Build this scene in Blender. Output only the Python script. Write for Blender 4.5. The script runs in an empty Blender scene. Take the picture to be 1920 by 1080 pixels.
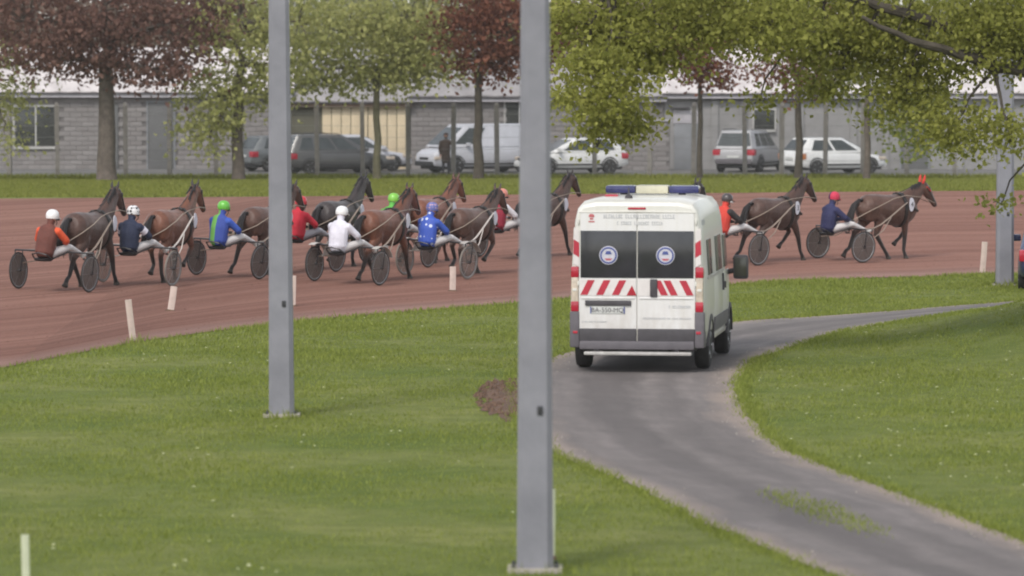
import bpy, bmesh, math, random
import numpy as np
from mathutils import Vector, Matrix

random.seed(7)
rng = np.random.default_rng(11)
scene = bpy.context.scene
C = scene.collection
R = math.radians

# ------------------------------------------------------------------ camera, sky, sun, exposure
cam_d = bpy.data.cameras.new('camera')
cam = bpy.data.objects.new('camera', cam_d)
C.objects.link(cam)
cam.location = (0, 0, 4.7)
cam.rotation_euler = (R(90 - 2.903), 0, 0)
cam_d.lens = 160.1
cam_d.sensor_width = 36
cam_d.clip_start = 1
cam_d.clip_end = 6000
cam_d.dof.use_dof = True
cam_d.dof.focus_distance = 84
cam_d.dof.aperture_fstop = 2.4
scene.camera = cam

world = bpy.data.worlds.new('World')
scene.world = world
world.use_nodes = True
wn = world.node_tree.nodes
wl = world.node_tree.links
wn.clear()
sky = wn.new('ShaderNodeTexSky')
sky.sky_type = 'NISHITA'
sky.sun_disc = False
sky.sun_elevation = R(48)
sky.sun_rotation = R(205)
sky.air_density = 1.0
sky.dust_density = 1.0
hs = wn.new('ShaderNodeHueSaturation')
hs.inputs['Saturation'].default_value = 0.30
bg = wn.new('ShaderNodeBackground')
bg.inputs['Strength'].default_value = 0.15
wo = wn.new('ShaderNodeOutputWorld')
wl.new(sky.outputs['Color'], hs.inputs['Color'])
wl.new(hs.outputs['Color'], bg.inputs['Color'])
wl.new(bg.outputs['Background'], wo.inputs['Surface'])

sun_d = bpy.data.lights.new('sun', 'SUN')
sun_d.energy = 1.5
sun_d.angle = R(14)
sun_d.color = (1.0, 0.95, 0.88)
sun = bpy.data.objects.new('sun', sun_d)
C.objects.link(sun)
# light comes from behind the camera and to the left, high up
az = R(205)
el = R(48)
to_sun = Vector((math.sin(az) * math.cos(el), math.cos(az) * math.cos(el), math.sin(el)))
sun.rotation_euler = to_sun.to_track_quat('Z', 'Y').to_euler()
sun.location = (-20, -20, 60)

scene.view_settings.view_transform = 'Standard'
scene.view_settings.look = 'None'
scene.view_settings.exposure = 0.68
scene.view_settings.gamma = 1.0
scene.render.engine = 'CYCLES'
scene.cycles.use_denoising = True
scene.cycles.max_bounces = 6
scene.cycles.transparent_max_bounces = 8
scene.cycles.filter_width = 2.0

# ------------------------------------------------------------------ materials
MATS = {}


def nn(nt, kind, **kw):
    n = nt.nodes.new(kind)
    for k, v in kw.items():
        setattr(n, k, v)
    return n


def mixc(nt, fac, a, b, blend='MIX'):
    m = nt.nodes.new('ShaderNodeMix')
    m.data_type = 'RGBA'
    m.blend_type = blend
    for sock, v in ((m.inputs[0], fac), (m.inputs[6], a), (m.inputs[7], b)):
        if hasattr(v, 'is_output'):
            nt.links.new(v, sock)
        elif isinstance(v, (int, float)):
            sock.default_value = v
        else:
            sock.default_value = (*v, 1)
    return m.outputs[2]


def base(name):
    m = bpy.data.materials.new(name)
    m.use_nodes = True
    nt = m.node_tree
    p = nt.nodes['Principled BSDF']
    return m, nt, p


def noise(nt, vec, scale, detail=4, rough=.6):
    n = nn(nt, 'ShaderNodeTexNoise')
    n.inputs['Scale'].default_value = scale
    n.inputs['Detail'].default_value = detail
    n.inputs['Roughness'].default_value = rough
    if vec is not None:
        nt.links.new(vec, n.inputs['Vector'])
    return n.outputs['Fac']


def ramp(nt, fac, lo, hi):
    r = nn(nt, 'ShaderNodeMapRange')
    r.inputs['From Min'].default_value = lo
    r.inputs['From Max'].default_value = hi
    nt.links.new(fac, r.inputs['Value'])
    return r.outputs['Result']


def mapping(nt, vec, scale):
    mp = nn(nt, 'ShaderNodeMapping')
    mp.inputs['Scale'].default_value = scale
    nt.links.new(vec, mp.inputs['Vector'])
    return mp.outputs['Vector']


def bumpn(nt, p, h, strength, dist=.02):
    b = nn(nt, 'ShaderNodeBump')
    b.inputs['Strength'].default_value = strength
    b.inputs['Distance'].default_value = dist
    nt.links.new(h, b.inputs['Height'])
    nt.links.new(b.outputs['Normal'], p.inputs['Normal'])


def mat(name, col, rough=.7, var=.18, scale=6.0, bump=0.0, metal=0.0, spec=.4, tint=None, alpha=1.0, coat=0.0):
    """A material of one base colour with uneven wear."""
    if name in MATS:
        return MATS[name]
    m, nt, p = base(name)
    tc = nn(nt, 'ShaderNodeTexCoord')
    f = noise(nt, tc.outputs['Object'], scale, 5)
    f = ramp(nt, f, .3, .7)
    dark = tuple(c * (1 - var) for c in col)
    lite = tint if tint else tuple(min(1, c * (1 + var)) for c in col)
    nt.links.new(mixc(nt, f, dark, lite), p.inputs['Base Color'])
    p.inputs['Roughness'].default_value = rough
    p.inputs['Metallic'].default_value = metal
    p.inputs['Specular IOR Level'].default_value = spec
    p.inputs['Coat Weight'].default_value = coat
    p.inputs['Alpha'].default_value = alpha
    if bump:
        bumpn(nt, p, noise(nt, tc.outputs['Object'], scale * 4, 4), bump)
    MATS[name] = m
    return m


def leaf_mat(name, a, b, trans=.45):
    m = bpy.data.materials.new(name)
    m.use_nodes = True
    nt = m.node_tree
    nt.nodes.clear()
    out = nn(nt, 'ShaderNodeOutputMaterial')
    geo = nn(nt, 'ShaderNodeNewGeometry')
    tc = nn(nt, 'ShaderNodeTexCoord')
    big = ramp(nt, noise(nt, tc.outputs['Object'], .9, 3), .35, .65)
    c = mixc(nt, geo.outputs['Random Per Island'], a, b)
    c = mixc(nt, big, mixc(nt, .35, c, a), c)
    d = nn(nt, 'ShaderNodeBsdfDiffuse')
    t = nn(nt, 'ShaderNodeBsdfTranslucent')
    nt.links.new(c, d.inputs['Color'])
    nt.links.new(c, t.inputs['Color'])
    mx = nn(nt, 'ShaderNodeMixShader')
    mx.inputs[0].default_value = trans
    nt.links.new(d.outputs[0], mx.inputs[1])
    nt.links.new(t.outputs[0], mx.inputs[2])
    nt.links.new(mx.outputs[0], out.inputs['Surface'])
    MATS[name] = m
    return m


# ------------------------------------------------------------------ mesh helpers
class MB:
    """Collects shapes; build() links them as one mesh object."""

    def __init__(self):
        self.v = []
        self.f = []
        self.m = []

    def add(self, vs, fs, mi=0):
        o = len(self.v)
        self.v += [tuple(p) for p in vs]
        self.f += [tuple(i + o for i in q) for q in fs]
        self.m += [mi] * len(fs)
        return self

    def box(self, lo, hi, mi=0, taper=None):
        (a, b, c), (d, e, g) = lo, hi
        vs = [(a, b, c), (d, b, c), (d, e, c), (a, e, c), (a, b, g), (d, b, g), (d, e, g), (a, e, g)]
        if taper:
            cx, cy = (a + d) / 2, (b + e) / 2
            vs = vs[:4] + [(cx + (x - cx) * taper, cy + (y - cy) * taper, z) for x, y, z in vs[4:]]
        return self.add(vs, [(0, 3, 2, 1), (4, 5, 6, 7), (0, 1, 5, 4), (1, 2, 6, 5), (2, 3, 7, 6), (3, 0, 4, 7)], mi)

    def rbox(self, lo, hi, r=.02, mi=0):
        """box with chamfered edges"""
        bm = bmesh.new()
        bmesh.ops.create_cube(bm, size=1)
        for v in bm.verts:
            v.co = Vector([lo[i] + (v.co[i] + .5) * (hi[i] - lo[i]) for i in range(3)])
        r = min([r] + [.45 * (hi[i] - lo[i]) for i in range(3)])
        bmesh.ops.bevel(bm, geom=bm.edges[:], offset=r, segments=2, affect='EDGES', profile=.6)
        bm.verts.index_update()
        self.add([v.co[:] for v in bm.verts], [[v.index for v in f.verts] for f in bm.faces], mi)
        bm.free()
        return self

    def tube(self, pts, rad, seg=8, mi=0, ref=(1, 0, 0), cap=True):
        """loft along a line; rad is a number or (across, other) for each point"""
        pts = [Vector(p) for p in pts]
        if isinstance(rad, (int, float)):
            rad = [rad] * len(pts)
        rad = [(r, r) if isinstance(r, (int, float)) else r for r in rad]
        n = len(pts)
        tans = []
        for i in range(n):
            t = pts[min(i + 1, n - 1)] - pts[max(i - 1, 0)]
            tans.append(t.normalized())
        P, A, T = list(pts), list(rad), list(tans)
        if cap:
            k0 = min(rad[0])
            k1 = min(rad[-1])
            P = [pts[0] - tans[0] * k0 * .55] + P + [pts[-1] + tans[-1] * k1 * .55]
            A = [(rad[0][0] * .6, rad[0][1] * .6)] + A + [(rad[-1][0] * .6, rad[-1][1] * .6)]
            T = [tans[0]] + T + [tans[-1]]
        vs = []
        for p, a, t in zip(P, A, T):
            rf = Vector(ref)
            if abs(rf.dot(t)) > .93:
                rf = Vector((0, 0, 1)) if abs(t.z) < .9 else Vector((0, 1, 0))
            u = (rf - t * rf.dot(t)).normalized()
            w = t.cross(u)
            for k in range(seg):
                an = 2 * math.pi * k / seg
                vs.append(p + u * (a[0] * math.cos(an)) + w * (a[1] * math.sin(an)))
        fs = []
        m = len(P)
        for i in range(m - 1):
            for k in range(seg):
                k2 = (k + 1) % seg
                fs.append((i * seg + k, i * seg + k2, (i + 1) * seg + k2, (i + 1) * seg + k))
        fs.append(tuple(range(seg - 1, -1, -1)))
        fs.append(tuple((m - 1) * seg + k for k in range(seg)))
        return self.add(vs, fs, mi)

    def lathe(self, prof, seg=20, axis='z', at=(0, 0, 0), mi=0):
        """prof: (radius, height) pairs, spun about an axis through at"""
        vs = []
        for r, h in prof:
            for k in range(seg):
                a = 2 * math.pi * k / seg
                c, s = r * math.cos(a), r * math.sin(a)
                q = (c, s, h) if axis == 'z' else ((h, c, s) if axis == 'x' else (c, h, s))
                vs.append((q[0] + at[0], q[1] + at[1], q[2] + at[2]))
        fs = []
        for i in range(len(prof) - 1):
            for k in range(seg):
                k2 = (k + 1) % seg
                fs.append((i * seg + k, i * seg + k2, (i + 1) * seg + k2, (i + 1) * seg + k))
        if prof[0][0] > 1e-4:
            fs.append(tuple(range(seg - 1, -1, -1)))
        if prof[-1][0] > 1e-4:
            fs.append(tuple((len(prof) - 1) * seg + k for k in range(seg)))
        return self.add(vs, fs, mi)

    def torus(self, Rm, r, axis='x', at=(0, 0, 0), seg=28, sub=6, mi=0, flat=1.0):
        vs = []
        for i in range(seg):
            a = 2 * math.pi * i / seg
            for j in range(sub):
                b = 2 * math.pi * j / sub
                rr = Rm + r * math.cos(b)
                h = r * flat * math.sin(b)
                c, s = rr * math.cos(a), rr * math.sin(a)
                q = (h, c, s) if axis == 'x' else ((c, h, s) if axis == 'y' else (c, s, h))
                vs.append((q[0] + at[0], q[1] + at[1], q[2] + at[2]))
        fs = []
        for i in range(seg):
            i2 = (i + 1) % seg
            for j in range(sub):
                j2 = (j + 1) % sub
                fs.append((i * sub + j, i2 * sub + j, i2 * sub + j2, i * sub + j2))
        return self.add(vs, fs, mi)

    def prism(self, poly, lo, hi, axis='y', mi=0):
        """poly of 2-D points, pushed from lo to hi along the axis"""
        n = len(poly)

        def P(a, b, t):
            return (a, t, b) if axis == 'y' else ((t, a, b) if axis == 'x' else (a, b, t))
        vs = [P(a, b, lo) for a, b in poly] + [P(a, b, hi) for a, b in poly]
        fs = [tuple(range(n)), tuple(range(2 * n - 1, n - 1, -1))]
        for i in range(n):
            j = (i + 1) % n
            fs.append((i, i + n, j + n, j))
        return self.add(vs, fs, mi)

    def mesh(self, name, mats, smooth=True, angle=40):
        me = bpy.data.meshes.new(name)
        me.from_pydata(self.v, [], self.f)
        for m in (mats if isinstance(mats, (list, tuple)) else [mats]):
            me.materials.append(m)
        if len(me.materials) > 1:
            me.polygons.foreach_set('material_index', self.m)
        bm = bmesh.new()
        bm.from_mesh(me)
        bmesh.ops.recalc_face_normals(bm, faces=bm.faces[:])
        bm.to_mesh(me)
        bm.free()
        if smooth:
            me.polygons.foreach_set('use_smooth', [True] * len(me.polygons))
            me.set_sharp_from_angle(angle=R(angle))
        me.update()
        return me

    def build(self, name, mats, parent=None, smooth=True, angle=40):
        return link(name, self.mesh(name, mats, smooth, angle), parent)


def link(name, data, parent=None):
    o = bpy.data.objects.new(name, data)
    C.objects.link(o)
    if parent is not None:
        o.parent = parent
    return o


def tag(o, label=None, cat=None, group=None, kind=None):
    if label:
        o['label'] = label
    if cat:
        o['category'] = cat
    if group:
        o['group'] = group
    if kind:
        o['kind'] = kind
    return o


def empty(name, loc=(0, 0, 0), rz=0.0):
    o = bpy.data.objects.new(name, None)
    C.objects.link(o)
    o.location = loc
    o.rotation_euler = (0, 0, rz)
    o.empty_display_size = .3
    return o


def fast_mesh(name, verts, loops, per, mats):
    """verts (n,3); faces of 'per' corners each, loops flat"""
    me = bpy.data.meshes.new(name)
    nf = len(loops) // per
    me.vertices.add(len(verts))
    me.vertices.foreach_set('co', np.asarray(verts, dtype=np.float32).ravel())
    me.loops.add(len(loops))
    me.loops.foreach_set('vertex_index', np.asarray(loops, dtype=np.int32))
    me.polygons.add(nf)
    me.polygons.foreach_set('loop_start', np.arange(0, nf * per, per, dtype=np.int32))
    me.update(calc_edges=True)
    for m in (mats if isinstance(mats, (list, tuple)) else [mats]):
        me.materials.append(m)
    return me


def remesh(mb, voxel, smooth=6, factor=.5):
    """one continuous skin around overlapping closed shapes"""
    me = mb.mesh('skin', [mat('plain', (.5, .5, .5))], smooth=False)
    o = link('skin', me)
    md = o.modifiers.new('r', 'REMESH')
    md.mode = 'VOXEL'
    md.voxel_size = voxel
    ms = o.modifiers.new('s', 'SMOOTH')
    ms.factor = factor
    ms.iterations = smooth
    dg = bpy.context.evaluated_depsgraph_get()
    out = bpy.data.meshes.new_from_object(o.evaluated_get(dg))
    bpy.data.objects.remove(o)
    out.materials.clear()
    out.polygons.foreach_set('use_smooth', [True] * len(out.polygons))
    return out


def text_mesh(s, size, name='lettering'):
    cu = bpy.data.curves.new(name, 'FONT')
    cu.body = s
    cu.size = size
    cu.align_x = 'CENTER'
    cu.align_y = 'CENTER'
    cu.extrude = .0008
    cu.resolution_u = 3
    o = link(name, cu)
    dg = bpy.context.evaluated_depsgraph_get()
    me = bpy.data.meshes.new_from_object(o.evaluated_get(dg))
    bpy.data.objects.remove(o)
    bpy.data.curves.remove(cu)
    return me


# ------------------------------------------------------------------ the lie of the land
EDGE = [(-40, 22), (-20, 50.5), (-11, 62.6), (-7.72, 68.55), (-7.05, 71.49), (-6.23, 74.84), (-5.12, 77.9), (-4.3, 79.76), (-3.8, 80.89),
        (-2.53, 83.08), (0.0, 86.68), (1.04, 88.59), (4.87, 94.45), (7.24, 96.5), (10.38, 98.39), (20, 101.3), (45, 107)]
EX = np.array([p[0] for p in EDGE], float)
EY = np.array([p[1] for p in EDGE], float)
FENCE_Y = 176.0


def y_in(x):
    return np.interp(x, EX, EY)


_tx = np.arange(-90, 90, .25)
_ty = np.interp(_tx, EX, EY)
_k = np.exp(-np.linspace(-3, 3, 49) ** 2 / 2)
_ty = np.convolve(np.pad(_ty, 24, mode='edge'), _k / _k.sum(), 'valid')


def y_in_soft(x):
    return np.interp(x, _tx, _ty) + .3


def y_out(x):
    return 128.9 + .27 * np.clip(x, -60, 60)


def height(x, y):
    x = np.asarray(x, float)
    y = np.asarray(y, float)
    a, b = y_in_soft(x), y_out(x)
    t = np.clip((y - a) / (b - a), 0, 1)
    up = .8 * np.where(t < .1, t * t * 5.0, t - .05) / .95
    down = .8 * np.clip(1 - (y - b) / (FENCE_Y - b), 0, 1)
    h = np.where(y < b, up, down)
    return h + 1.0 * np.exp(-((x - 10.5) / 2.0) ** 2 / 2 - ((y - 75) / 4) ** 2 / 2)


def hz(x, y):
    return float(height(x, y))


def inside(poly, x, y):
    px = np.array([p[0] for p in poly])
    py = np.array([p[1] for p in poly])
    c = np.zeros(x.shape, bool)
    j = len(px) - 1
    for i in range(len(px)):
        k = ((py[i] > y) != (py[j] > y)) & (x < (px[j] - px[i]) * (y - py[i]) / (py[j] - py[i] + 1e-12) + px[i])
        c ^= k
        j = i
    return c


def smooth_line(pts, n):
    """Catmull-Rom through pts, n samples evenly spread along it"""
    P = np.array([pts[0]] + list(pts) + [pts[-1]], float)
    out = []
    for i in range(1, len(P) - 2):
        p0, p1, p2, p3 = P[i - 1], P[i], P[i + 1], P[i + 2]
        for t in np.linspace(0, 1, 12, endpoint=False):
            out.append(.5 * ((2 * p1) + (p2 - p0) * t + (2 * p0 - 5 * p1 + 4 * p2 - p3) * t ** 2 + (3 * p1 - p0 - 3 * p2 + p3) * t ** 3))
    out.append(P[-2])
    out = np.array(out)
    d = np.r_[0, np.cumsum(np.linalg.norm(np.diff(out, axis=0), axis=1))]
    q = np.linspace(0, d[-1], n)
    return np.stack([np.interp(q, d, out[:, k]) for k in range(out.shape[1])], 1)


def strip(name, A, B, across, lift, m, jitter=0.0):
    """a sheet between two lines of equal length laid on the land, with u along and v across in metres"""
    n = len(A)
    T = np.linspace(0, 1, across)
    ja = rng.normal(0, 1, n) * jitter
    jb = rng.normal(0, 1, n) * jitter
    ker = np.ones(3) / 3
    ja, jb = np.convolve(ja, ker, 'same'), np.convolve(jb, ker, 'same')
    vs, uv = [], []
    al = np.r_[0, np.cumsum(np.linalg.norm(np.diff((A + B) / 2, axis=0), axis=1))]
    for i in range(n):
        d = B[i] - A[i]
        w = np.linalg.norm(d)
        d = d / w
        a, b = A[i] + d * ja[i], B[i] - d * jb[i]
        for t in T:
            q = a + (b - a) * t
            vs.append((q[0], q[1], hz(q[0], q[1]) + lift))
            uv.append((al[i], t * w))
    fs = []
    for i in range(n - 1):
        for k in range(across - 1):
            fs.append((i * across + k, i * across + k + 1, (i + 1) * across + k + 1, (i + 1) * across + k))
    me = bpy.data.meshes.new(name)
    me.from_pydata(vs, [], fs)
    ul = me.uv_layers.new(name='UVMap')
    idx = np.zeros(len(me.loops), np.int32)
    me.loops.foreach_get('vertex_index', idx)
    ul.data.foreach_set('uv', np.array(uv, np.float32)[idx].ravel())
    u2 = me.uv_layers.new(name='Across')
    u2.data.foreach_set('uv', np.stack([np.tile(T, n), np.tile(T, n)], 1).astype(np.float32)[idx].ravel())
    me.materials.append(m)
    bm = bmesh.new()
    bm.from_mesh(me)
    bmesh.ops.recalc_face_normals(bm, faces=bm.faces[:])
    if sum(f.normal.z for f in bm.faces) < 0:
        bmesh.ops.reverse_faces(bm, faces=bm.faces[:])
    bm.to_mesh(me)
    bm.free()
    me.polygons.foreach_set('use_smooth', [True] * len(me.polygons))
    return link(name, me)


# turf soil colour under the blades
def make_ground_mats():
    m, nt, p = base('turf')
    tc = nn(nt, 'ShaderNodeTexCoord')
    a = ramp(nt, noise(nt, tc.outputs['Object'], .35, 4), .35, .65)
    b = ramp(nt, noise(nt, tc.outputs['Object'], 2.2, 5), .35, .68)
    c = ramp(nt, noise(nt, tc.outputs['Object'], 22, 3), .3, .7)
    col = mixc(nt, a, (.135, .180, .040), (.265, .275, .095))
    col = mixc(nt, b, mixc(nt, .55, col, (.085, .115, .020)), col)
    col = mixc(nt, c, mixc(nt, .35, col, (.07, .09, .02)), col)
    nt.links.new(col, p.inputs['Base Color'])
    p.inputs['Roughness'].default_value = .95
    p.inputs['Specular IOR Level'].default_value = .1
    bumpn(nt, p, noise(nt, tc.outputs['Object'], 18, 5, .7), .8, .06)
    MATS['turf'] = m

    # race track: reddish cinder, harrowed along its length
    m, nt, p = base('cinder')
    uv = nn(nt, 'ShaderNodeUVMap')
    v = uv.outputs['UV']
    a = ramp(nt, noise(nt, mapping(nt, v, (.02, .8, 1)), 1.0, 5, .65), .38, .62)
    b = ramp(nt, noise(nt, mapping(nt, v, (.10, 3.0, 1)), 1.0, 6, .75), .36, .66)
    c = ramp(nt, noise(nt, v, 9, 4), .35, .7)
    col = mixc(nt, a, (.190, .085, .062), (.308, .158, .120))
    col = mixc(nt, b, mixc(nt, .42, col, (.120, .055, .042)), col)
    col = mixc(nt, c, mixc(nt, .22, col, (.36, .22, .175)), col)
    rut = ramp(nt, noise(nt, mapping(nt, v, (.03, 1.7, 1)), 1.0, 3, .5), .56, .66)
    col = mixc(nt, rut, col, mixc(nt, .6, col, (.13, .055, .040)))
    sv = nn(nt, 'ShaderNodeSeparateXYZ')
    nt.links.new(v, sv.inputs[0])
    mgn = nn(nt, 'ShaderNodeMapRange')
    mgn.inputs['From Min'].default_value = 3.2
    mgn.inputs['From Max'].default_value = 1.2
    nt.links.new(sv.outputs['Y'], mgn.inputs['Value'])
    col = mixc(nt, mgn.outputs['Result'], col, mixc(nt, .55, col, (.31, .205, .175)))
    nt.links.new(col, p.inputs['Base Color'])
    p.inputs['Roughness'].default_value = .95
    p.inputs['Specular IOR Level'].default_value = .12
    h = noise(nt, mapping(nt, v, (.5, 6, 1)), 1.0, 6, .75)
    bumpn(nt, p, h, .9, .08)
    MATS['cinder'] = m

    # service road: worn grey asphalt with two wheel lanes
    m, nt, p = base('asphalt')
    uv = nn(nt, 'ShaderNodeUVMap')
    v = uv.outputs['UV']
    a = ramp(nt, noise(nt, mapping(nt, v, (.12, 1.5, 1)), 1.0, 5, .6), .36, .64)
    b = ramp(nt, noise(nt, v, 1.3, 5, .65), .4, .62)
    c = ramp(nt, noise(nt, v, 14, 4), .3, .7)
    col = mixc(nt, a, (.150, .130, .125), (.270, .235, .225))
    col = mixc(nt, b, mixc(nt, .5, col, (.105, .096, .090)), col)
    col = mixc(nt, c, mixc(nt, .3, col, (.32, .28, .25)), col)
    # darker worn lane left of the middle, dusty crumbling margins
    u2 = nn(nt, 'ShaderNodeUVMap')
    u2.uv_map = 'Across'
    sx = nn(nt, 'ShaderNodeSeparateXYZ')
    nt.links.new(u2.outputs['UV'], sx.inputs[0])
    wob = nn(nt, 'ShaderNodeMath', operation='MULTIPLY_ADD')
    nt.links.new(noise(nt, mapping(nt, v, (.35, 1.2, 1)), 1.0, 5, .7), wob.inputs[0])
    wob.inputs[1].default_value = .34
    nt.links.new(sx.outputs['X'], wob.inputs[2])
    lane = nn(nt, 'ShaderNodeValToRGB')
    nt.links.new(wob.outputs[0], lane.inputs[0])
    cr = lane.color_ramp
    cr.elements[0].position = .14
    cr.elements[0].color = (.9, .9, .9, 1)
    cr.elements[1].position = 1.0
    cr.elements[1].color = (.35, .35, .35, 1)
    for pos, val in ((.26, .35), (.44, .45), (.52, .0), (.66, .0), (.74, .5), (.88, .15), (.95, .5)):
        e = cr.elements.new(pos)
        e.color = (val, val, val, 1)
    col = mixc(nt, lane.outputs[0], mixc(nt, .75, col, (.085, .075, .072)), col)
    mg = nn(nt, 'ShaderNodeMapRange')
    mg.inputs['From Min'].default_value = .33
    mg.inputs['From Max'].default_value = .14
    nt.links.new(wob.outputs[0], mg.inputs['Value'])
    col = mixc(nt, mg.outputs['Result'], col, (.27, .215, .18))
    mg2 = nn(nt, 'ShaderNodeMapRange')
    mg2.inputs['From Min'].default_value = 1.02
    mg2.inputs['From Max'].default_value = 1.16
    nt.links.new(wob.outputs[0], mg2.inputs['Value'])
    col = mixc(nt, mg2.outputs['Result'], col, (.27, .215, .18))
    nt.links.new(col, p.inputs['Base Color'])
    p.inputs['Roughness'].default_value = .85
    p.inputs['Specular IOR Level'].default_value = .3
    bumpn(nt, p, noise(nt, v, 20, 5, .7), .5, .02)
    MATS['asphalt'] = m


make_ground_mats()
mat('car_park_tar', (.13, .125, .12), .9, .2, .8, .2)
mat('earth', (.115, .068, .045), .95, .4, 7, .8)

gx = np.r_[[-2500, -800, -300, -120, -70], np.arange(-46, 47, 1.0), [70, 120, 300, 800, 2500]]
gy = np.r_[[-400, -100, -30], np.arange(-6, 216, 1.0), [240, 300, 450, 900, 4000]]
GX, GY = np.meshgrid(gx, gy, indexing='ij')
GZ = height(GX, GY)
nx, ny = len(gx), len(gy)
ii, jj = np.meshgrid(np.arange(nx - 1), np.arange(ny - 1), indexing='ij')
q = np.stack([ii * ny + jj, (ii + 1) * ny + jj, (ii + 1) * ny + jj + 1, ii * ny + jj + 1], -1).reshape(-1)
ground = link('ground', fast_mesh('ground', np.stack([GX, GY, GZ], -1).reshape(-1, 3), q, 4, MATS['turf']))
ground.data.polygons.foreach_set('use_smooth', [True] * len(ground.data.polygons))
tag(ground, 'mown green grass verge beside the service road and the track', 'grass', kind='structure')

# track
tx = np.linspace(-34, 40, 150)
A = np.stack([tx, y_in(tx)], 1)
B = np.stack([tx, y_out(tx)], 1)
track = strip('race_track', A, B, 44, .014, MATS['cinder'], .10)
tag(track, 'reddish brown cinder race track curving past the grass', 'track', kind='structure')

# service road
ROAD_L = [(3.9, 36), (3.19, 39.88), (2.9, 41.12), (1.98, 45.59), (1.39, 49.26), (0.86, 52.16), (0.48, 54.07), (0.2, 57.83), (0.06, 62.35), (0.12, 67.05),
          (0.41, 69.99), (0.85, 72.14), (1.68, 75.26), (2.65, 77.9), (4.13, 80.89), (5.19, 81.89), (6.22, 82.9), (7.3, 84.12), (8.45, 85.75), (9.27, 86.86), (11.4, 90.0), (14.5, 93.5)]
ROAD_R = [(6.3, 36), (5.19, 41.99), (4.96, 43.93), (4.57, 46.28), (4.14, 48.96), (3.65, 51.82), (3.19, 55.42), (3.1, 60.0), (3.16, 63.84),
          (3.29, 65.95), (3.45, 67.97), (3.68, 69.75), (4.03, 71.62), (4.49, 73.46), (5.14, 75.55), (5.72, 77.45), (6.87, 79.13), (8.04, 81.06), (9.16, 83.08), (9.91, 84.48), (13, 87.5), (16, 90.5)]
RL = smooth_line(ROAD_L, 170)
RR = smooth_line(ROAD_R, 170)
road = strip('service_road', RL, RR, 14, .014, MATS['asphalt'], .05)
tag(road, 'worn grey service road bending round to the right', 'road', kind='structure')
ROAD_POLY = [tuple(p) for p in RL] + [tuple(p) for p in RR[::-1]]

# bare soil beside the road: a ragged patch with clods
ring = []
for k in range(64):
    a = 2 * math.pi * k / 64
    r = 1 + .16 * math.sin(3 * a + 1) + .12 * math.sin(7 * a) + random.uniform(-.2, .2)
    ring.append((-.02 + .46 * r * math.cos(a), 62.7 + 3.1 * r * math.sin(a)))
sp = MB()
inner = [(-.02 + (x + .02) * .5, 62.7 + (y - 62.7) * .5) for x, y in ring]
sp.add([(x, y, hz(x, y) + .006) for x, y in ring] + [(x, y, hz(x, y) + random.uniform(.02, .06)) for x, y in inner] + [(-.02, 62.7, hz(0, 62.7) + .05)],
       [(i, (i + 1) % 64, 64 + (i + 1) % 64, 64 + i) for i in range(64)] + [(64 + i, 64 + (i + 1) % 64, 128) for i in range(64)])
soil = tag(sp.build('bare_earth', MATS['earth']), 'patch of bare brown earth beside the grey pole', 'earth', kind='structure')
SOIL_POLY = ring
cl = MB()
for k in range(420):
    a, r = random.uniform(0, 6.283), math.sqrt(random.random()) * 1.08
    x, y, q = -.02 + .46 * r * math.cos(a), 62.7 + 3.1 * r * math.sin(a), random.uniform(.012, .045)
    z = hz(x, y) + .03
    cl.add([(x - q, y, z), (x + q, y + q * .2, z), (x, y - q, z - q * .2), (x, y + q, z), (x + q * .2, y, z + q * random.uniform(.6, 1.1))], [(0, 2, 4), (2, 1, 4), (1, 3, 4), (3, 0, 4)])
tag(cl.build('clods', MATS['earth'], soil, smooth=False), kind='stuff')

# car park behind the fence
pk = MB().box((-46, FENCE_Y + .6, -.3), (46, 196, .03))
tag(pk.build('car_park', MATS['car_park_tar']), 'grey tarred car park behind the fence', 'car park', kind='structure')

# ------------------------------------------------------------------ lamp posts and marker posts
mat('galvanised', (.182, .180, .205), .5, .12, 2.2, .12, spec=.5, tint=(.225, .221, .246))
mat('galvanised_edge', (.30, .30, .315), .5, .1, 2)
mat('pole_stain', (.26, .235, .20), .8, .2, 3)
mat('concrete', (.33, .30, .26), .9, .2, 5, .4)
mat('white_plastic', (.50, .40, .35), .6, .12, 6)
mat('cream_plastic', (.46, .48, .34), .6, .12, 6)
mat('dark_metal', (.03, .03, .033), .5, .2, 5)


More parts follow.
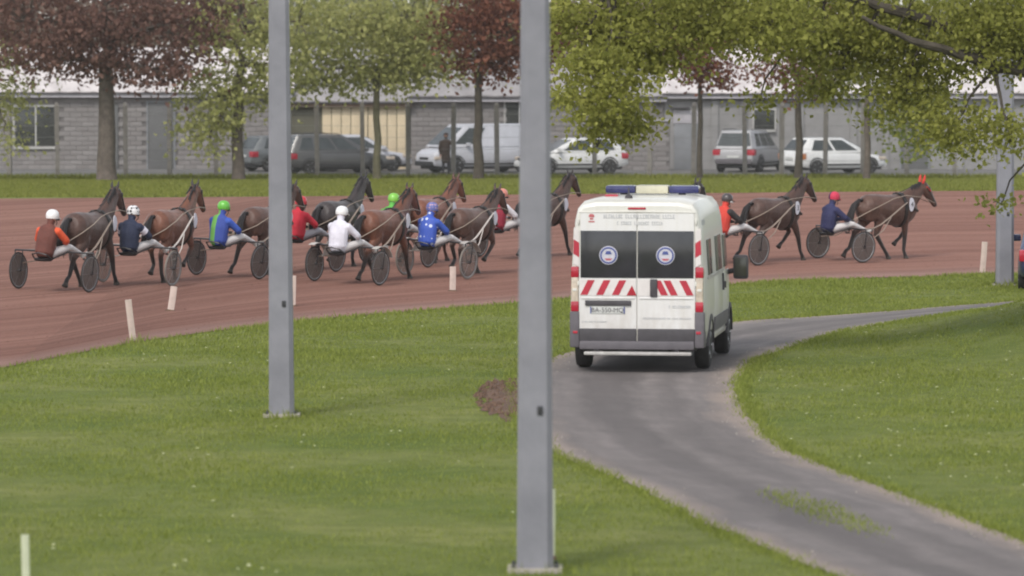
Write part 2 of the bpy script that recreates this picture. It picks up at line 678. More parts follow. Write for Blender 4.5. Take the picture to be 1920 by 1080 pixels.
def lamp_post(x, y, w0, w1, label, plate=True, lean=0.0, plate_w=.3):
    z0 = hz(x, y)
    root = empty('lamp_post', (x, y, z0))
    root.rotation_euler = (0, lean, 0)
    tag(root, label, 'lamp post', 'grey lamp posts on the grass')
    top = 11.0
    # eight-sided tapering shaft, a broad flat towards the camera
    mb = MB()

    def sec(w, c):
        h = w / 2
        return [(-h + c, -h), (h - c, -h), (h, -h + c), (h, h - c), (h - c, h), (-h + c, h), (-h, h - c), (-h, -h + c)]
    vs, fs = [], []
    zs = [0.04, .5, 1.5, 3, 5.2, 8, top]
    for z in zs:
        w = w0 + (w1 - w0) * min(z / 5.2, 2.0)
        vs += [(a, b, z) for a, b in sec(w, w * .16)]
    for i in range(len(zs) - 1):
        for k in range(8):
            fs.append((i * 8 + k, i * 8 + (k + 1) % 8, (i + 1) * 8 + (k + 1) % 8, (i + 1) * 8 + k))
    fs.append(tuple(range((len(zs) - 1) * 8, len(zs) * 8)))
    mb.add(vs, fs)
    mb.build('shaft', MATS['galvanised'], root, angle=20)
    MB().rbox((-plate_w, -plate_w * .8, 0), (plate_w, plate_w * .8, .05), .01).build('base_plate', MATS['concrete'], root)
    # small access door and bolts
    MB().rbox((.02, -w0 * .5 - .006, 1.45), (.07, -w0 * .45, 1.53), .006).build('lock', MATS['dark_metal'], root)
    for sx in (-1, 1):
        for sy in (-1, 1):
            MB().lathe([(.02, .05), (.02, .075), (.012, .085), (0, .09)], 8, at=(sx * plate_w * .78, sy * plate_w * .6, 0)).build('bolt', MATS['dark_metal'], root)
    # lamp head high above the picture
    MB().tube([(0, 0, top), (0, .5, top + .5), (0, 1.6, top + .7)], [.06, .05, .045], 8).build('arm', MATS['galvanised'], root)
    MB().rbox((-.2, 1.4, top + .62), (.2, 2.1, top + .8), .04).build('lantern', MATS['galvanised_edge'], root)
    return root


lamp_post(0.21, 41.46, .335, .262, 'wide grey lamp post in front, left of the white ambulance', plate_w=.25)
lamp_post(-3.01, 59.38,   .325, .262, 'grey lamp post standing in the grass left of the track bend', lean=R(-.25), plate_w=.24)
lamp_post(10.11, 93.35, .36, .30, 'grey lamp post at the right edge, half behind leaves', plate_w=.24)


def marker(x, y, h, w, lean, label, m='white_plastic'):
    z = hz(x, y)
    root = empty('marker_post', (x, y, z))
    root.rotation_euler = (R(random.uniform(-3, 3)), lean, random.uniform(-.2, .2))
    tag(root, label, 'marker post', 'pale marker posts along the track')
    mb = MB()
    d = w * .35
    n = 6
    vs, fs = [], []
    for i in range(n):
        t = i / (n - 1)
        bow = .03 * math.sin(t * 3.1) * (1 if lean > 0 else -1)
        for a, b in ((-w / 2, -d / 2), (0, -d), (w / 2, -d / 2), (w / 2, d / 2), (-w / 2, d / 2)):
            vs.append((a + bow * w, b, t * h - .05 * (i == 0)))
    for i in range(n - 1):
        for k in range(5):
            fs.append((i * 5 + k, i * 5 + (k + 1) % 5, i * 5 + 5 + (k + 1) % 5, i * 5 + 5 + k))
    fs.append(tuple(range((n - 1) * 5, n * 5)))
    mb.add(vs, fs)
    mb.build('blade', MATS[m], root)
    MB().lathe([(w * .9, 0), (w * .8, .02), (w * .55, .035)], 10).build('foot', MATS['earth'], root)
    return root


marker(-6.23, 74.83, .72, .105, R(-7), 'pale marker post leaning left at the track edge, tallest on the left')
marker(-6.20, 82.56, .46, .12, R(8), 'short pale marker post leaning right behind the taller one')
marker(-1.18, 90.19, .50, .12, R(1), 'short pale marker post below the driver in blue silks')
marker(10.20, 98.68, .70, .12, R(4), 'pale marker post beside the right hand lamp post')
marker(-4.09, 84.87, .58, .10, R(1), 'pale marker post mostly hidden by the middle lamp post')
marker(-4.07, 38.05, .70, .065, R(-1), 'pale yellowish post cut off at the bottom left corner', 'cream_plastic')
marker(0.375, 42.5, .66, .05, R(.5), 'thin cream post peeping out beside the wide lamp post', 'cream_plastic')

# ------------------------------------------------------------------ ambulance
def dusty_white(name, col):
    m, nt, p = base(name)
    tc = nn(nt, 'ShaderNodeTexCoord')
    sx = nn(nt, 'ShaderNodeSeparateXYZ')
    nt.links.new(tc.outputs['Object'], sx.inputs[0])
    lo = nn(nt, 'ShaderNodeMapRange')
    lo.inputs['From Min'].default_value = 1.25
    lo.inputs['From Max'].default_value = .35
    nt.links.new(sx.outputs['Z'], lo.inputs['Value'])
    n1 = ramp(nt, noise(nt, mapping(nt, tc.outputs['Object'], (1.5, 1.5, .6)), 3, 6, .7), .3, .75)
    mu = nn(nt, 'ShaderNodeMath', operation='MULTIPLY')
    nt.links.new(lo.outputs['Result'], mu.inputs[0])
    nt.links.new(n1, mu.inputs[1])
    n2 = ramp(nt, noise(nt, mapping(nt, tc.outputs['Object'], (6, 6, .5)), 2, 5, .65), .45, .8)
    c = mixc(nt, n2, col, tuple(q * k for q, k in zip(col, (.93, .92, .88))))
    c = mixc(nt, mu.outputs[0], c, (.36, .31, .27))
    nt.links.new(c, p.inputs['Base Color'])
    p.inputs['Roughness'].default_value = .42
    p.inputs['Coat Weight'].default_value = .25
    MATS[name] = m


dusty_white('van_white', (.62, .605, .56))  # darker, yellower white: shading of the van's side put into the colour
dusty_white('van_white_lit', (.66, .645, .635))  # same paint made brighter, with the light on the rear face put in
mat('van_glass', (.028, .028, .032), .15, .2, 3, spec=.5)
mat('side_glass', (.045, .045, .035), .18, .2, 3, spec=.5)
mat('van_plastic', (.055, .05, .055), .6, .2, 6)
mat('bumper_plastic', (.105, .095, .105), .6, .15, 5)
mat('tyre', (.022, .021, .021), .85, .25, 9, .3)
mat('rim_grey', (.32, .32, .33), .45, .15, 8, metal=.4)
mat('red_reflective', (.40, .025, .045), .4, .12, 8)
mat('white_reflective', (.62, .58, .56), .45, .08, 8)
mat('lamp_red', (.36, .012, .03), .25, .15, 12, coat=.5)
mat('lamp_clear', (.50, .42, .34), .25, .25, 14, coat=.5)
mat('beacon_blue', (.020, .022, .11), .25, .2, 6, coat=.5)
mat('beacon_white', (.58, .55, .42), .35, .08, 6)
mat('lettering_grey', (.45, .45, .455), .6, .1, 9)
mat('lettering_red', (.45, .12, .13), .6, .1, 9)
mat('emblem_white', (.48, .47, .52), .5, .12, 30)
mat('emblem_blue', (.06, .08, .24), .5, .12, 30)
mat('emblem_red', (.42, .10, .12), .5, .12, 30)
mat('steel_step', (.42, .40, .38), .4, .2, 9, metal=.3)
mat('plate_white', (.52, .52, .50), .5, .06, 20)


def wheel(parent, x, y, r, w, side, name='wheel'):
    """tyre with a rim facing the outer side"""
    t = MB()
    hw = w / 2
    t.lathe([(r * .62, -hw), (r * .9, -hw * 1.02), (r * .985, -hw * .75), (r, -hw * .3), (r, hw * .3), (r * .985, hw * .75), (r * .9, hw * 1.02), (r * .62, hw)], 28, 'x', (x, y, r))
    o = t.build(name, MATS['tyre'], parent)
    rm = MB().lathe([(r * .64, side * hw * .6), (r * .60, side * hw * .92), (r * .5, side * hw * .8), (r * .2, side * hw * .55), (r * .12, side * hw * .8), (0, side * hw * .82)], 24, 'x', (x, y, r))
    for k in range(5):
        a = 2 * math.pi * k / 5
        rm.tube([(x + side * hw * .72, y + r * .15 * math.cos(a), r + r * .15 * math.sin(a)), (x + side * hw * .88, y + r * .58 * math.cos(a), r + r * .58 * math.sin(a))], r * .07, 6)
    rm.build('rim', MATS['rim_grey'], o)
    return o


def loft_body(secs, fr, wm):
    """secs: (y, z bottom, z top, half width)"""
    mb = MB()
    half = list(zip(fr, wm))
    vs, fs = [], []
    n = None
    for y, zb, zt, w in secs:
        ringp = [(w * b, zb + (zt - zb) * a) for a, b in half]
        ringp = ringp + [(-x, z) for x, z in reversed(ringp) if x > 1e-5]
        n = len(ringp)
        vs += [(x, y, z) for x, z in ringp]
    for i in range(len(secs) - 1):
        for k in range(n):
            k2 = (k + 1) % n
            fs.append((i * n + k, i * n + k2, (i + 1) * n + k2, (i + 1) * n + k))
    fs.append(tuple(range(n)))
    fs.append(tuple((len(secs) - 1) * n + k for k in range(n)))
    mb.add(vs, fs)
    return mb


def glyph_row(mb, x0, x1, z, h, y, seed, gap=(), thick=.004):
    """a row of small letter-like strokes too far away to read"""
    r = random.Random(seed)
    x = x0
    while x < x1:
        w = h * r.uniform(.40, .58)
        t = h * .2
        kind = r.randrange(5)
        if r.random() > .13:
            mb.box((x, y - thick, z - h / 2), (x + t, y, z + h / 2))
            if kind in (0, 1, 2):
                mb.box((x + t, y - thick, z + h / 2 - t), (x + w, y, z + h / 2))
            if kind in (0, 2, 3):
                mb.box((x + t, y - thick, z - h / 2), (x + w, y, z - h / 2 + t))
            if kind in (1, 4):
                mb.box((x + w - t, y - thick, z - h / 2), (x + w, y, z + h / 2 - t * 1.05))
            if kind in (2, 4):
                mb.box((x + t, y - thick, z - t / 2), (x + w - t * 1.05, y, z + t / 2))
        x += w + h * .14


def ambulance():
    rz = R(-7.5)
    root = empty('ambulance', (1.86, 67.6, .022), rz)
    tag(root, 'white ambulance van with blue roof beacons driving away on the service road', 'ambulance')
    W = 1.02
    fr = [0, .10, .28, .5, .72, .87, .94, .98, 1.0, 1.0]
    wm = [.96, .995, 1.0, .985, .955, .925, .89, .82, .6, 0]
    secs = [(0, .40, 2.47, .975), (.03, .40, 2.52, .995), (.12, .40, 2.55, 1.01), (.5, .40, 2.57, W), (1.8, .40, 2.575, W), (3.2, .40, 2.56, W),
            (3.55, .40, 2.48, W), (4.0, .40, 2.08, 1.0), (4.4, .40, 1.62, .99), (4.7, .40, 1.36, .98), (5.0, .40, 1.22, .95), (5.25, .40, 1.02, .90), (5.36, .42, .80, .80)]
    loft_body(secs, fr, wm).build('body', MATS['van_white'], root, angle=30)
    # rear doors
    for s in (-1, 1):
        a, b = sorted((s * .008, s * .865))
        d = MB().prism([(a, .63), (b, .63), (b, 1.4) if s > 0 else (b, 1.4), (s * .845 if s > 0 else b, 2.36), (a if s > 0 else s * .845, 2.36), (a, 1.4)], -.022, .012).build('rear_door', MATS['van_white_lit'], root)
        g = MB().rbox((a + (.02 if s < 0 else .001), -.034, 1.40), (b - (.001 if s < 0 else .02), -.015, 2.10), .008).build('window', MATS['van_glass'], d)
        # lower cladding of the door
        MB().rbox((a + .004, -.045, .45), (b - .004, .01, .645), .014).build('cladding', MATS['van_plastic'], d)
        # ridge under the band
        MB().rbox((a + .03, -.034, 1.085), (b - .03, -.018, 1.115), .006).build('ridge', MATS['van_white_lit'], d)
        # warning band: white backing with slanted red bars that mirror each other
        bd = MB().box((a + .012, -.030, 1.135), (b - .012, -.020, 1.375)).build('warning_band', MATS['white_reflective'], d)
        for k in range(4):
            x0 = .16 + k * .235
            if s > 0 and k < 1:
                x0 += .09
            q = [(x0 + .11, 1.145), (x0 + .0, 1.365), (x0 + .105, 1.365), (x0 + .215, 1.145)]
            q = [(min(.845, xx), zz) for xx, zz in q]
            if q[0][0] > .84:
                continue
            if s < 0:
                q = [(-xx, zz) for xx, zz in q]
            MB().prism(q, -.034, -.029).build('stripe', MATS['red_reflective'], bd)
        if s < 0:
            MB().prism([(-.155, 1.14), (.0 - .004, 1.14), (-.075, 1.29)], -.036, -.029).build('red_triangle', MATS['lamp_red'], bd)
        # round emblem on each window
        ex = s * .425
        em = MB().lathe([(0, -.043), (.135, -.043), (.14, -.033)], 24, 'y', (ex, 0, 1.735)).build('emblem', MATS['emblem_white'], g)
        MB().torus(.112, .014, 'y', (ex, -.044, 1.735), 24, 5, flat=.3).build('ring', MATS['emblem_blue'], em)
        MB().prism([(ex - .06, 1.69), (ex + .06, 1.69), (ex + .03, 1.66), (ex - .03, 1.66)], -.048, -.044).build('arc', MATS['emblem_red'], em)
        MB().prism([(ex - .05, 1.75), (ex + .05, 1.75), (ex + .03, 1.80), (ex - .03, 1.80)], -.048, -.044).build('bar', MATS['emblem_blue'], em)
        # white and red tape on the body corner beside the window
        for k, (z0, z1, mm) in enumerate(((1.56, 1.70, 'white_reflective'), (1.70, 1.92, 'red_reflective'), (1.92, 2.10, 'white_reflective'))):
            p0 = [(s * .868, z0), (s * .955, z0 + .05), (s * .945, z1 + .05), (s * .868, z1)]
            MB().prism(p0, -.016 + .0015 * k, .008).build('reflective_tape', MATS[mm], root)
        # tall rear lamp
        L = MB().rbox((s * .875 if s > 0 else -.985, -.03, .90), (.985 if s > 0 else -.875, .10, 1.56), .025).build('rear_lamp', MATS['lamp_clear'], root)
        for z0, z1 in ((1.40, 1.565), (.895, 1.05)):
            MB().rbox((s * .870 if s > 0 else -.990, -.037, z0), (.990 if s > 0 else -.870, .105, z1), .02).build('red_lens', MATS['lamp_red'], L)
        MB().rbox((min(s * .9, s * .965), -.036, 1.20), (max(s * .9, s * .965), -.028, 1.24), .004).build('divider', MATS['van_white'], L)
        # corner of the bumper and the small red reflector
        MB().rbox((min(s * .86, s * 1.005), -.05, .36), (max(s * .86, s * 1.005), .30, .90), .03).build('bumper_corner', MATS['bumper_plastic'], root)
        MB().rbox((min(s * .885, s * .955), -.058, .57), (max(s * .885, s * .955), -.048, .61), .004).build('reflector', MATS['lamp_red'], root)
        # hinges
        for z in (.75, 1.28, 2.2):
            MB().rbox((min(s * .865, s * .89), -.03, z), (max(s * .865, s * .89), 0, z + .07), .006).build('hinge', MATS['van_white'], root)
    MB().rbox((-.86, -.085, .335), (.86, .2, .462), .03).build('rear_bumper', MATS['bumper_plastic'], root)
    MB().rbox((-.78, -.16, .255), (.82, .02, .305), .014).build('rear_step', MATS['steel_step'], root)
    for x in (-.6, .6):
        MB().box((x - .03, -.05, .30), (x + .03, .25, .338)).build('step_bracket', MATS['van_plastic'], root)
    MB().rbox((.195, -.062, 1.12), (.305, -.02, 1.385), .02).build('door_handle', MATS['van_plastic'], root)
    MB().rbox((-.775, -.05, .985), (-.085, -.02, 1.065), .025).build('grip_strip', MATS['van_plastic'], root)
    pl = MB().rbox((-.70, -.032, .865), (-.18, -.02, .975), .004).build('number_plate', MATS['plate_white'], root)
    tm = text_mesh('BA-550-MQ', .098)
    tm.materials.append(MATS['van_plastic'])
    t = link('plate_characters', tm, pl)
    t.rotation_euler = (R(90), 0, 0)
    t.location = (-.44, -.0345, .918)
    for x0, x1 in ((-.70, -.682), (-.198, -.18)):
        MB().box((x0, -.0345, .868), (x1, -.031, .972)).build('blue_strip', MATS['emblem_blue'], pl)
    # lettering above the windows and on the lower right door
    for nm, spec in (('lettering', [(-.50, .58, 2.315, .058, 3)]), ('lettering', [(-.30, .40, 2.215, .052, 4)]), ('lettering', [(.475, .80, .975, .04, 5)]), ('lettering', [(.09, .82, .80, .026, 6)]), ('lettering', [(-.82, -.45, .745, .02, 9)])):
        g = MB()
        for x0, x1, z, h, sd in spec:
            glyph_row(g, x0, x1, z, h, -.0225, sd)
        tag(g.build(nm, MATS['lettering_grey'], root, smooth=False), kind='stuff')
    lg = MB()
    lg.prism([(-.72, 2.30), (-.64, 2.30), (-.64, 2.33), (-.66, 2.35), (-.70, 2.35), (-.72, 2.33)], -.027, -.0225)
    lg.prism([(-.705, 2.265), (-.655, 2.265), (-.655, 2.29), (-.705, 2.29)], -.027, -.0225)
    lg.prism([(-.725, 2.225), (-.635, 2.225), (-.635, 2.245), (-.725, 2.245)], -.027, -.0225)
    tag(lg.build('logo', MATS['lettering_red'], root, smooth=False), kind='stuff')
    # high brake lamp on the roof edge
    MB().rbox((-.14, -.012, 2.415), (.13, .03, 2.45), .012).build('brake_lamp', MATS['lamp_red'], root)
    # roof edge moulding
    MB().tube([(-.86, .0, 2.375), (0, -.012, 2.385), (.86, .0, 2.375)], .012, 6).build('gutter', MATS['van_white'], root)
    # beacon bar
    by, bz = 2.35, 2.575
    for x in (-.45, .45):
        MB().rbox((x - .05, by - .08, 2.555), (x + .05, by + .08, bz + .04), .01).build('beacon_foot', MATS['van_plastic'], root)
    for s in (-1, 1):
        MB().rbox((min(s * .255, s * .72), by - .16, bz + .015), (max(s * .255, s * .72), by + .16, bz + .135), .035).build('blue_beacon', MATS['beacon_blue'], root)
    MB().rbox((-.25, by - .17, bz + .01), (.25, by + .17, bz + .14), .03).build('beacon_panel', MATS['beacon_white'], root)
    MB().rbox((-.62, 1.2, 2.55), (-.42, 1.4, 2.605), .02).build('red_beacon', MATS['lamp_red'], root)
    MB().lathe([(.06, 0), (.055, .04), (.015, .06), (.008, .16), (0, .17)], 10, at=(-.18, .5, 2.565)).build('aerial', MATS['van_plastic'], root)
    # right and left side: windows, sliding door rail, moulding, wheels
    for s in (-1, 1):
        def side(y0, y1, z0, z1, name, m, th=.012, r=.02, w0=None, par=root):
            # slab that follows the lean of the side
            def xw(z):
                f = (z - .40) / (2.575 - .40)
                return s * W * float(np.interp(f, fr, wm))
            mb = MB()
            zz = np.linspace(z0, z1, 5)
            vs, fs = [], []
            for z in zz:
                x = xw(z)
                vs += [(x - s * .01, y0, z), (x + s * th, y0 + r, z), (x + s * th, y1 - r, z), (x - s * .01, y1, z)]
            for i in range(4):
                for k in range(3):
                    fs.append((i * 4 + k, i * 4 + k + 1, i * 4 + 5 + k, i * 4 + 4 + k))
                fs.append((i * 4 + 3, i * 4, i * 4 + 4, i * 4 + 7))
            fs += [(0, 1, 2, 3), (16, 17, 18, 19)]
            mb.add(vs, fs)
            return mb.build(name, m, par, angle=50)
        side(.55, 1.25, 1.42, 1.95, 'side_window', MATS['side_glass'])
        side(1.95, 2.95, 1.42, 1.95, 'side_window', MATS['side_glass'])
        sd = side(1.60, 3.0, .62, 1.36, 'sliding_door', MATS['van_white'], .006)
        side(.45, 3.1, 1.36, 1.40, 'door_rail', MATS['steel_step'], .014)
        fd = side(3.2, 4.15, .62, 1.36, 'front_door', MATS['van_white'], .006)
        side(3.25, 3.9, 1.42, 1.92, 'front_window', MATS['side_glass'], .010)
        side(3.24, 3.34, 1.10, 1.20, 'handle', MATS['van_plastic'], .035, par=fd)
        side(2.92, 3.0, 1.08, 1.34, 'handle', MATS['van_plastic'], .035, par=sd)
        side(1.50, 3.85, .52, .74, 'side_moulding', MATS['bumper_plastic'], .022)
        side(1.40, 3.9, .405, .47, 'sill', MATS['van_white'], .014)
        side(.2, .6, 2.18, 2.26, 'side_lettering', MATS['lettering_grey'], .004)
        for y in (.98, 4.33):
            wheel(root, s * .90, y, .345, .215, s)
            arch = MB()
            vs, fs = [], []
            n = 14
            for k in range(n + 1):
                a = math.pi * k / n
                for rr, xx in ((.385, .99), (.385, 1.035), (.46, 1.03), (.47, .99)):
                    vs.append((s * xx, y + rr * math.cos(a), .36 + rr * math.sin(a)))
            for k in range(n):
                for j in range(4):
                    fs.append((k * 4 + j, k * 4 + (j + 1) % 4, k * 4 + 4 + (j + 1) % 4, k * 4 + 4 + j))
            fs += [(0, 1, 2, 3), (n * 4, n * 4 + 1, n * 4 + 2, n * 4 + 3)]
            arch.add(vs, fs).build('wheel_arch', MATS['van_plastic'], root)
        # mirror on an arm
        mr = MB().rbox((min(s * 1.10, s * 1.34), 3.95, 1.20), (max(s * 1.10, s * 1.34), 4.07, 1.58), .05).build('mirror', MATS['van_plastic'], root)
        MB().rbox((min(s * 1.13, s * 1.31), 3.935, 1.25), (max(s * 1.13, s * 1.31), 3.952, 1.53), .01).build('mirror_glass', MATS['side_glass'], mr)
        MB().tube([(s * .97, 4.05, 1.30), (s * 1.14, 4.02, 1.34)], .04, 8).build('mirror_arm', MATS['van_plastic'], mr)
        MB().rbox((min(s * .62, s * .90), 4.98, .92), (max(s * .62, s * .90), 5.22, 1.12), .05).build('headlamp', MATS['lamp_clear'], root)
    MB().rbox((-.88, 5.05, .36), (.88, 5.45, .72), .08).build('front_bumper', MATS['bumper_plastic'], root)
    MB().add([(-.86, 3.62, 2.43), (.86, 3.62, 2.43), (.92, 4.44, 1.62), (-.92, 4.44, 1.62), (-.84, 3.58, 2.40), (.84, 3.58, 2.40), (.9, 4.4, 1.58), (-.9, 4.4, 1.58)],
             [(0, 1, 2, 3), (7, 6, 5, 4), (0, 4, 5, 1), (1, 5, 6, 2), (2, 6, 7, 3), (3, 7, 4, 0)]).build('windscreen', MATS['van_glass'], root)
    MB().box((-.85, .2, .30), (.85, 5.0, .405)).build('underbody', MATS['van_plastic'], root)
    MB().tube([(.45, .1, .30), (.45, .9, .30)], .035, 8).build('exhaust', MATS['dark_metal'], root)
    return root


ambulance()

# ------------------------------------------------------------------ trees
leaf_mat('copper_leaf', (.14, .075, .062), (.30, .175, .14), .5)
leaf_mat('rust_leaf', (.130, .050, .034), (.26, .115, .075), .45)
leaf_mat('lime_leaf', (.20, .212, .045), (.46, .455, .13), .58)
leaf_mat('pale_leaf', (.28, .295, .095), (.54, .52, .225), .55)
leaf_mat('mid_leaf', (.14, .18, .035), (.31, .33, .085), .55)
leaf_mat('brown_leaf', (.040, .026, .018), (.075, .048, .034), .2)
mat('bark', (.105, .085, .070), .9, .35, 5, .8)
mat('bark_dark', (.060, .050, .038), .9, .3, 5, .8)
mat('bark_green', (.110, .100, .060), .9, .3, 5, .8)


def leaves(name, clumps, size, m, parent, droop=.3, twigs=None):
    """clumps: (x, y, z, rx, ry, rz, twig clusters, leaves per cluster). Each leaf is a folded kite of two triangles."""
    P = []
    for cx, cy, cz, rx, ry, rz, nc, nl in clumps:
        d = rng.normal(0, 1, (nc, 3))
        d /= np.linalg.norm(d, axis=1)[:, None]
        rad = rng.uniform(.25, 1.0, nc) ** .55
        c = d * rad[:, None] * np.array([rx, ry, rz]) + np.array([cx, cy, cz])
        if twigs is not None:
            twigs.extend([tuple(q) for q in c[:max(2, nc // 3)]])
        spread = np.array([size * 2.7, size * 2.7, size * 1.4])
        P.append(np.repeat(c, nl, 0) + rng.normal(0, 1, (nc * nl, 3)) * spread * rng.uniform(.5, 1.15, (nc, 1)).repeat(nl, 0))
    P = np.concatenate(P)
    n = len(P)
    a = rng.normal(0, 1, (n, 3)) + np.array([0, 0, -droop])
    a /= np.linalg.norm(a, axis=1)[:, None]
    b = np.cross(a, rng.normal(0, 1, (n, 3)))
    b /= np.linalg.norm(b, axis=1)[:, None] + 1e-9
    w = np.cross(a, b)
    L = size * rng.uniform(.6, 1.25, n)[:, None]
    v0 = P
    v1 = P + a * L * .5 + b * L * .33 + w * L * .10
    v2 = P + a * L
    v3 = P + a * L * .5 - b * L * .33 + w * L * .10
    V = np.stack([v0, v1, v2, v3], 1).reshape(-1, 3)
    k = np.arange(n) * 4
    loops = np.stack([k, k + 1, k + 2, k, k + 2, k + 3], 1).ravel()
    return link(name, fast_mesh(name, V, loops, 3, m), parent)


def bent(p, q, n, wob, rnd):
    p, q = Vector(p), Vector(q)
    out = []
    for i in range(n + 1):
        t = i / n
        k = math.sin(t * math.pi) * wob
        out.append(p.lerp(q, t) + Vector((rnd.uniform(-k, k), rnd.uniform(-k, k), rnd.uniform(-k, k) * .6 + k * .25)))
    out[0], out[-1] = p, q
    return out


def tree(name, base_xy, fork, r0, r1, clumps, size, m, bark, label, cat='tree', group=None, seed=1, limb_r=.09, lean=(0, 0), spine=None, dense=(1.3, 1.8)):
    """trunk from the ground to the fork and on as a leader (or along the given boughs), a limb to each clump and twigs beyond"""
    rnd = random.Random(seed)
    x, y = base_xy
    z = hz(x, y)
    root = empty(name, (x, y, z))
    tag(root, label, cat, group)
    F = Vector((lean[0], lean[1], fork))
    t = MB()
    pts = bent((0, 0, -.1), F, 5, .05, rnd)
    t.tube([pts[0]] + [Vector((0, 0, .12))] + pts[1:], [r0 * 1.35, r0 * 1.08] + [r0 + (r1 - r0) * i / 5 for i in range(1, 6)], 10)
    loc = [(cx - x, cy - y, cz - z, rx, ry, rz, int(nc * dense[0]), int(nl * dense[1])) for cx, cy, cz, rx, ry, rz, nc, nl in clumps]
    tw = []
    leaves('crown', loc, size, m, root, twigs=tw)
    nodes = []
    boughs = spine or [[(0, 0, 0), (.15, .1, 1.0), (-.1, 0, 2.0), (.1, 0, 3.0)]]
    for b in boughs:
        ln = [F + Vector(q) for q in b]
        fine = []
        for i in range(len(ln) - 1):
            for k in range(4):
                fine.append(ln[i].lerp(ln[i + 1], k / 4) + Vector((rnd.uniform(-1, 1), rnd.uniform(-1, 1), rnd.uniform(-1, 1))) * (.03 if spine else .05))
        fine.append(ln[-1])
        fine[0] = F.copy()
        rb = r1 * (.62 if spine else .95)
        t.tube(fine, [rb * (1 - .8 * i / (len(fine) - 1)) for i in range(len(fine))], 8)
        nodes += fine[1:]
    lm = list(nodes)
    for c in loc:
        cc = Vector(c[:3])
        st = min(nodes, key=lambda l: (l - cc).length + (.8 * max(0, l.z - cc.z) if not spine else .0))
        ln = bent(st, cc, 5, .12 * (cc - st).length * .5, rnd)
        t.tube(ln, [limb_r * (1 - .75 * i / 5) for i in range(6)], 6)
        lm += ln[2:]
    for q in tw:
        s0 = min(lm, key=lambda l: (l - Vector(q)).length)
        t.tube(bent(s0, q, 3, .08, rnd), [limb_r * .3, limb_r * .22, limb_r * .15, limb_r * .07], 4)
    t.build('trunk', MATS[bark], root)
    return root


TG = 'trees along the car park fence'


def at(px, py, d):
    """a point of the far backdrop at distance d, from the survey of the view (camera at 0, 0, 4.7)"""
    return ((px - 960) / 8540 * d, d, 4.7 - (py - 107) / 8540 * d)


def far_clumps(rows, d):
    out = []
    k = d / 8540
    for px, py, rx, ry, nc, nl in rows:
        x, y, z = at(px, py, d)
        out.append((x, y + random.uniform(-.6, .6), z, rx * k, max(rx, ry) * k * .9, ry * k, nc, nl))
    return out


d = 168
tree('copper_beech', (at(200, 0, d)[0], d), 4.1, .36, .26,
     far_clumps([(60, 40, 130, 90, 44, 22), (200, 20, 120, 90, 46, 22), (320, 60, 110, 80, 34, 20), (130, 110, 110, 45, 30, 20), (280, 130, 90, 30, 22, 16), (400, 30, 70, 60, 16, 14),
                 (40, -120, 140, 110, 20, 20), (200, -150, 170, 120, 26, 20), (350, -110, 120, 90, 16, 18)], d),
     .23, MATS['copper_leaf'], 'bark', 'large purple brown leaved tree with thick trunk at the left', group=TG, seed=2, limb_r=.16)
d = 169
tree('pale_tree', (at(447, 0, d)[0], d), 3.3, .24, .17,
     far_clumps([(460, 60, 110, 90, 40, 20), (560, 40, 80, 70, 24, 18), (400, 190, 70, 60, 26, 20), (395, 250, 45, 45, 14, 18), (480, 160, 60, 50, 12, 16), (520, 120, 60, 60, 18, 18), (450, -100, 130, 90, 20, 20)], d),
     .21, MATS['pale_leaf'], 'bark', 'pale green tree left of the middle lamp post', group=TG, seed=3, limb_r=.11)
d = 172
tree('slender_tree', (at(707, 0, d)[0], d), 3.9, .15, .11,
     far_clumps([(640, 60, 90, 90, 36, 20), (720, 90, 110, 70, 46, 22), (800, 110, 70, 50, 30, 20), (590, 130, 60, 50, 24, 18), (700, 150, 90, 30, 20, 16), (760, 30, 90, 50, 30, 20), (860, 120, 30, 25, 8, 12), (700, -90, 140, 90, 26, 20)], d),
     .21, MATS['pale_leaf'], 'bark_green', 'slender yellow green tree in front of the beige doors', group=TG, seed=4, limb_r=.08)
d = 171
tree('rust_tree', (at(897, 0, d)[0], d), 3.7, .20, .13,
     far_clumps([(880, 60, 60, 70, 26, 20), (950, 60, 70, 80, 34, 22), (930, 120, 70, 35, 22, 18), (1020, 70, 60, 60, 26, 18), (900, 10, 80, 50, 22, 18), (940, -110, 120, 90, 20, 20)], d),
     .21, MATS['rust_leaf'], 'bark_dark', 'rust red tree left of the wide lamp post', group=TG, seed=5, limb_r=.09)
d = 173
tree('small_red_tree', (at(1312, 0, d)[0], d), 3.6, .12, .08,
     far_clumps([(1300, 110, 55, 40, 26, 18), (1330, 140, 50, 22, 14, 14), (1280, 80, 50, 40, 16, 16), (1330, 20, 70, 60, 16, 16)], d),
     .20, MATS['rust_leaf'], 'bark_dark', 'small dark red tree above the grey door', group=TG, seed=6, limb_r=.06)
d = 172
tree('brown_tree', (at(1497, 0, d)[0], d), 3.5, .16, .11,
     far_clumps([(1500, 140, 60, 35, 16, 16), (1450, 120, 60, 35, 10, 14), (1560, 130, 50, 40, 10, 14), (1500, 40, 90, 60, 12, 16)], d),
     .20, MATS['rust_leaf'], 'bark_dark', 'brown leaved tree above the parked white hatchback', group=TG, seed=8, limb_r=.07)
d = 171
tree('green_tree', (at(1625, 0, d)[0], d), 3.2, .13, .10,
     far_clumps([(1600, 140, 80, 60, 22, 18), (1690, 200, 70, 60, 24, 18), (1640, 60, 90, 60, 18, 18), (1730, 260, 50, 40, 16, 16)], d),
     .20, MATS['mid_leaf'], 'bark', 'green tree right of the parked white hatchback', group=TG, seed=9, limb_r=.06)
d = 170
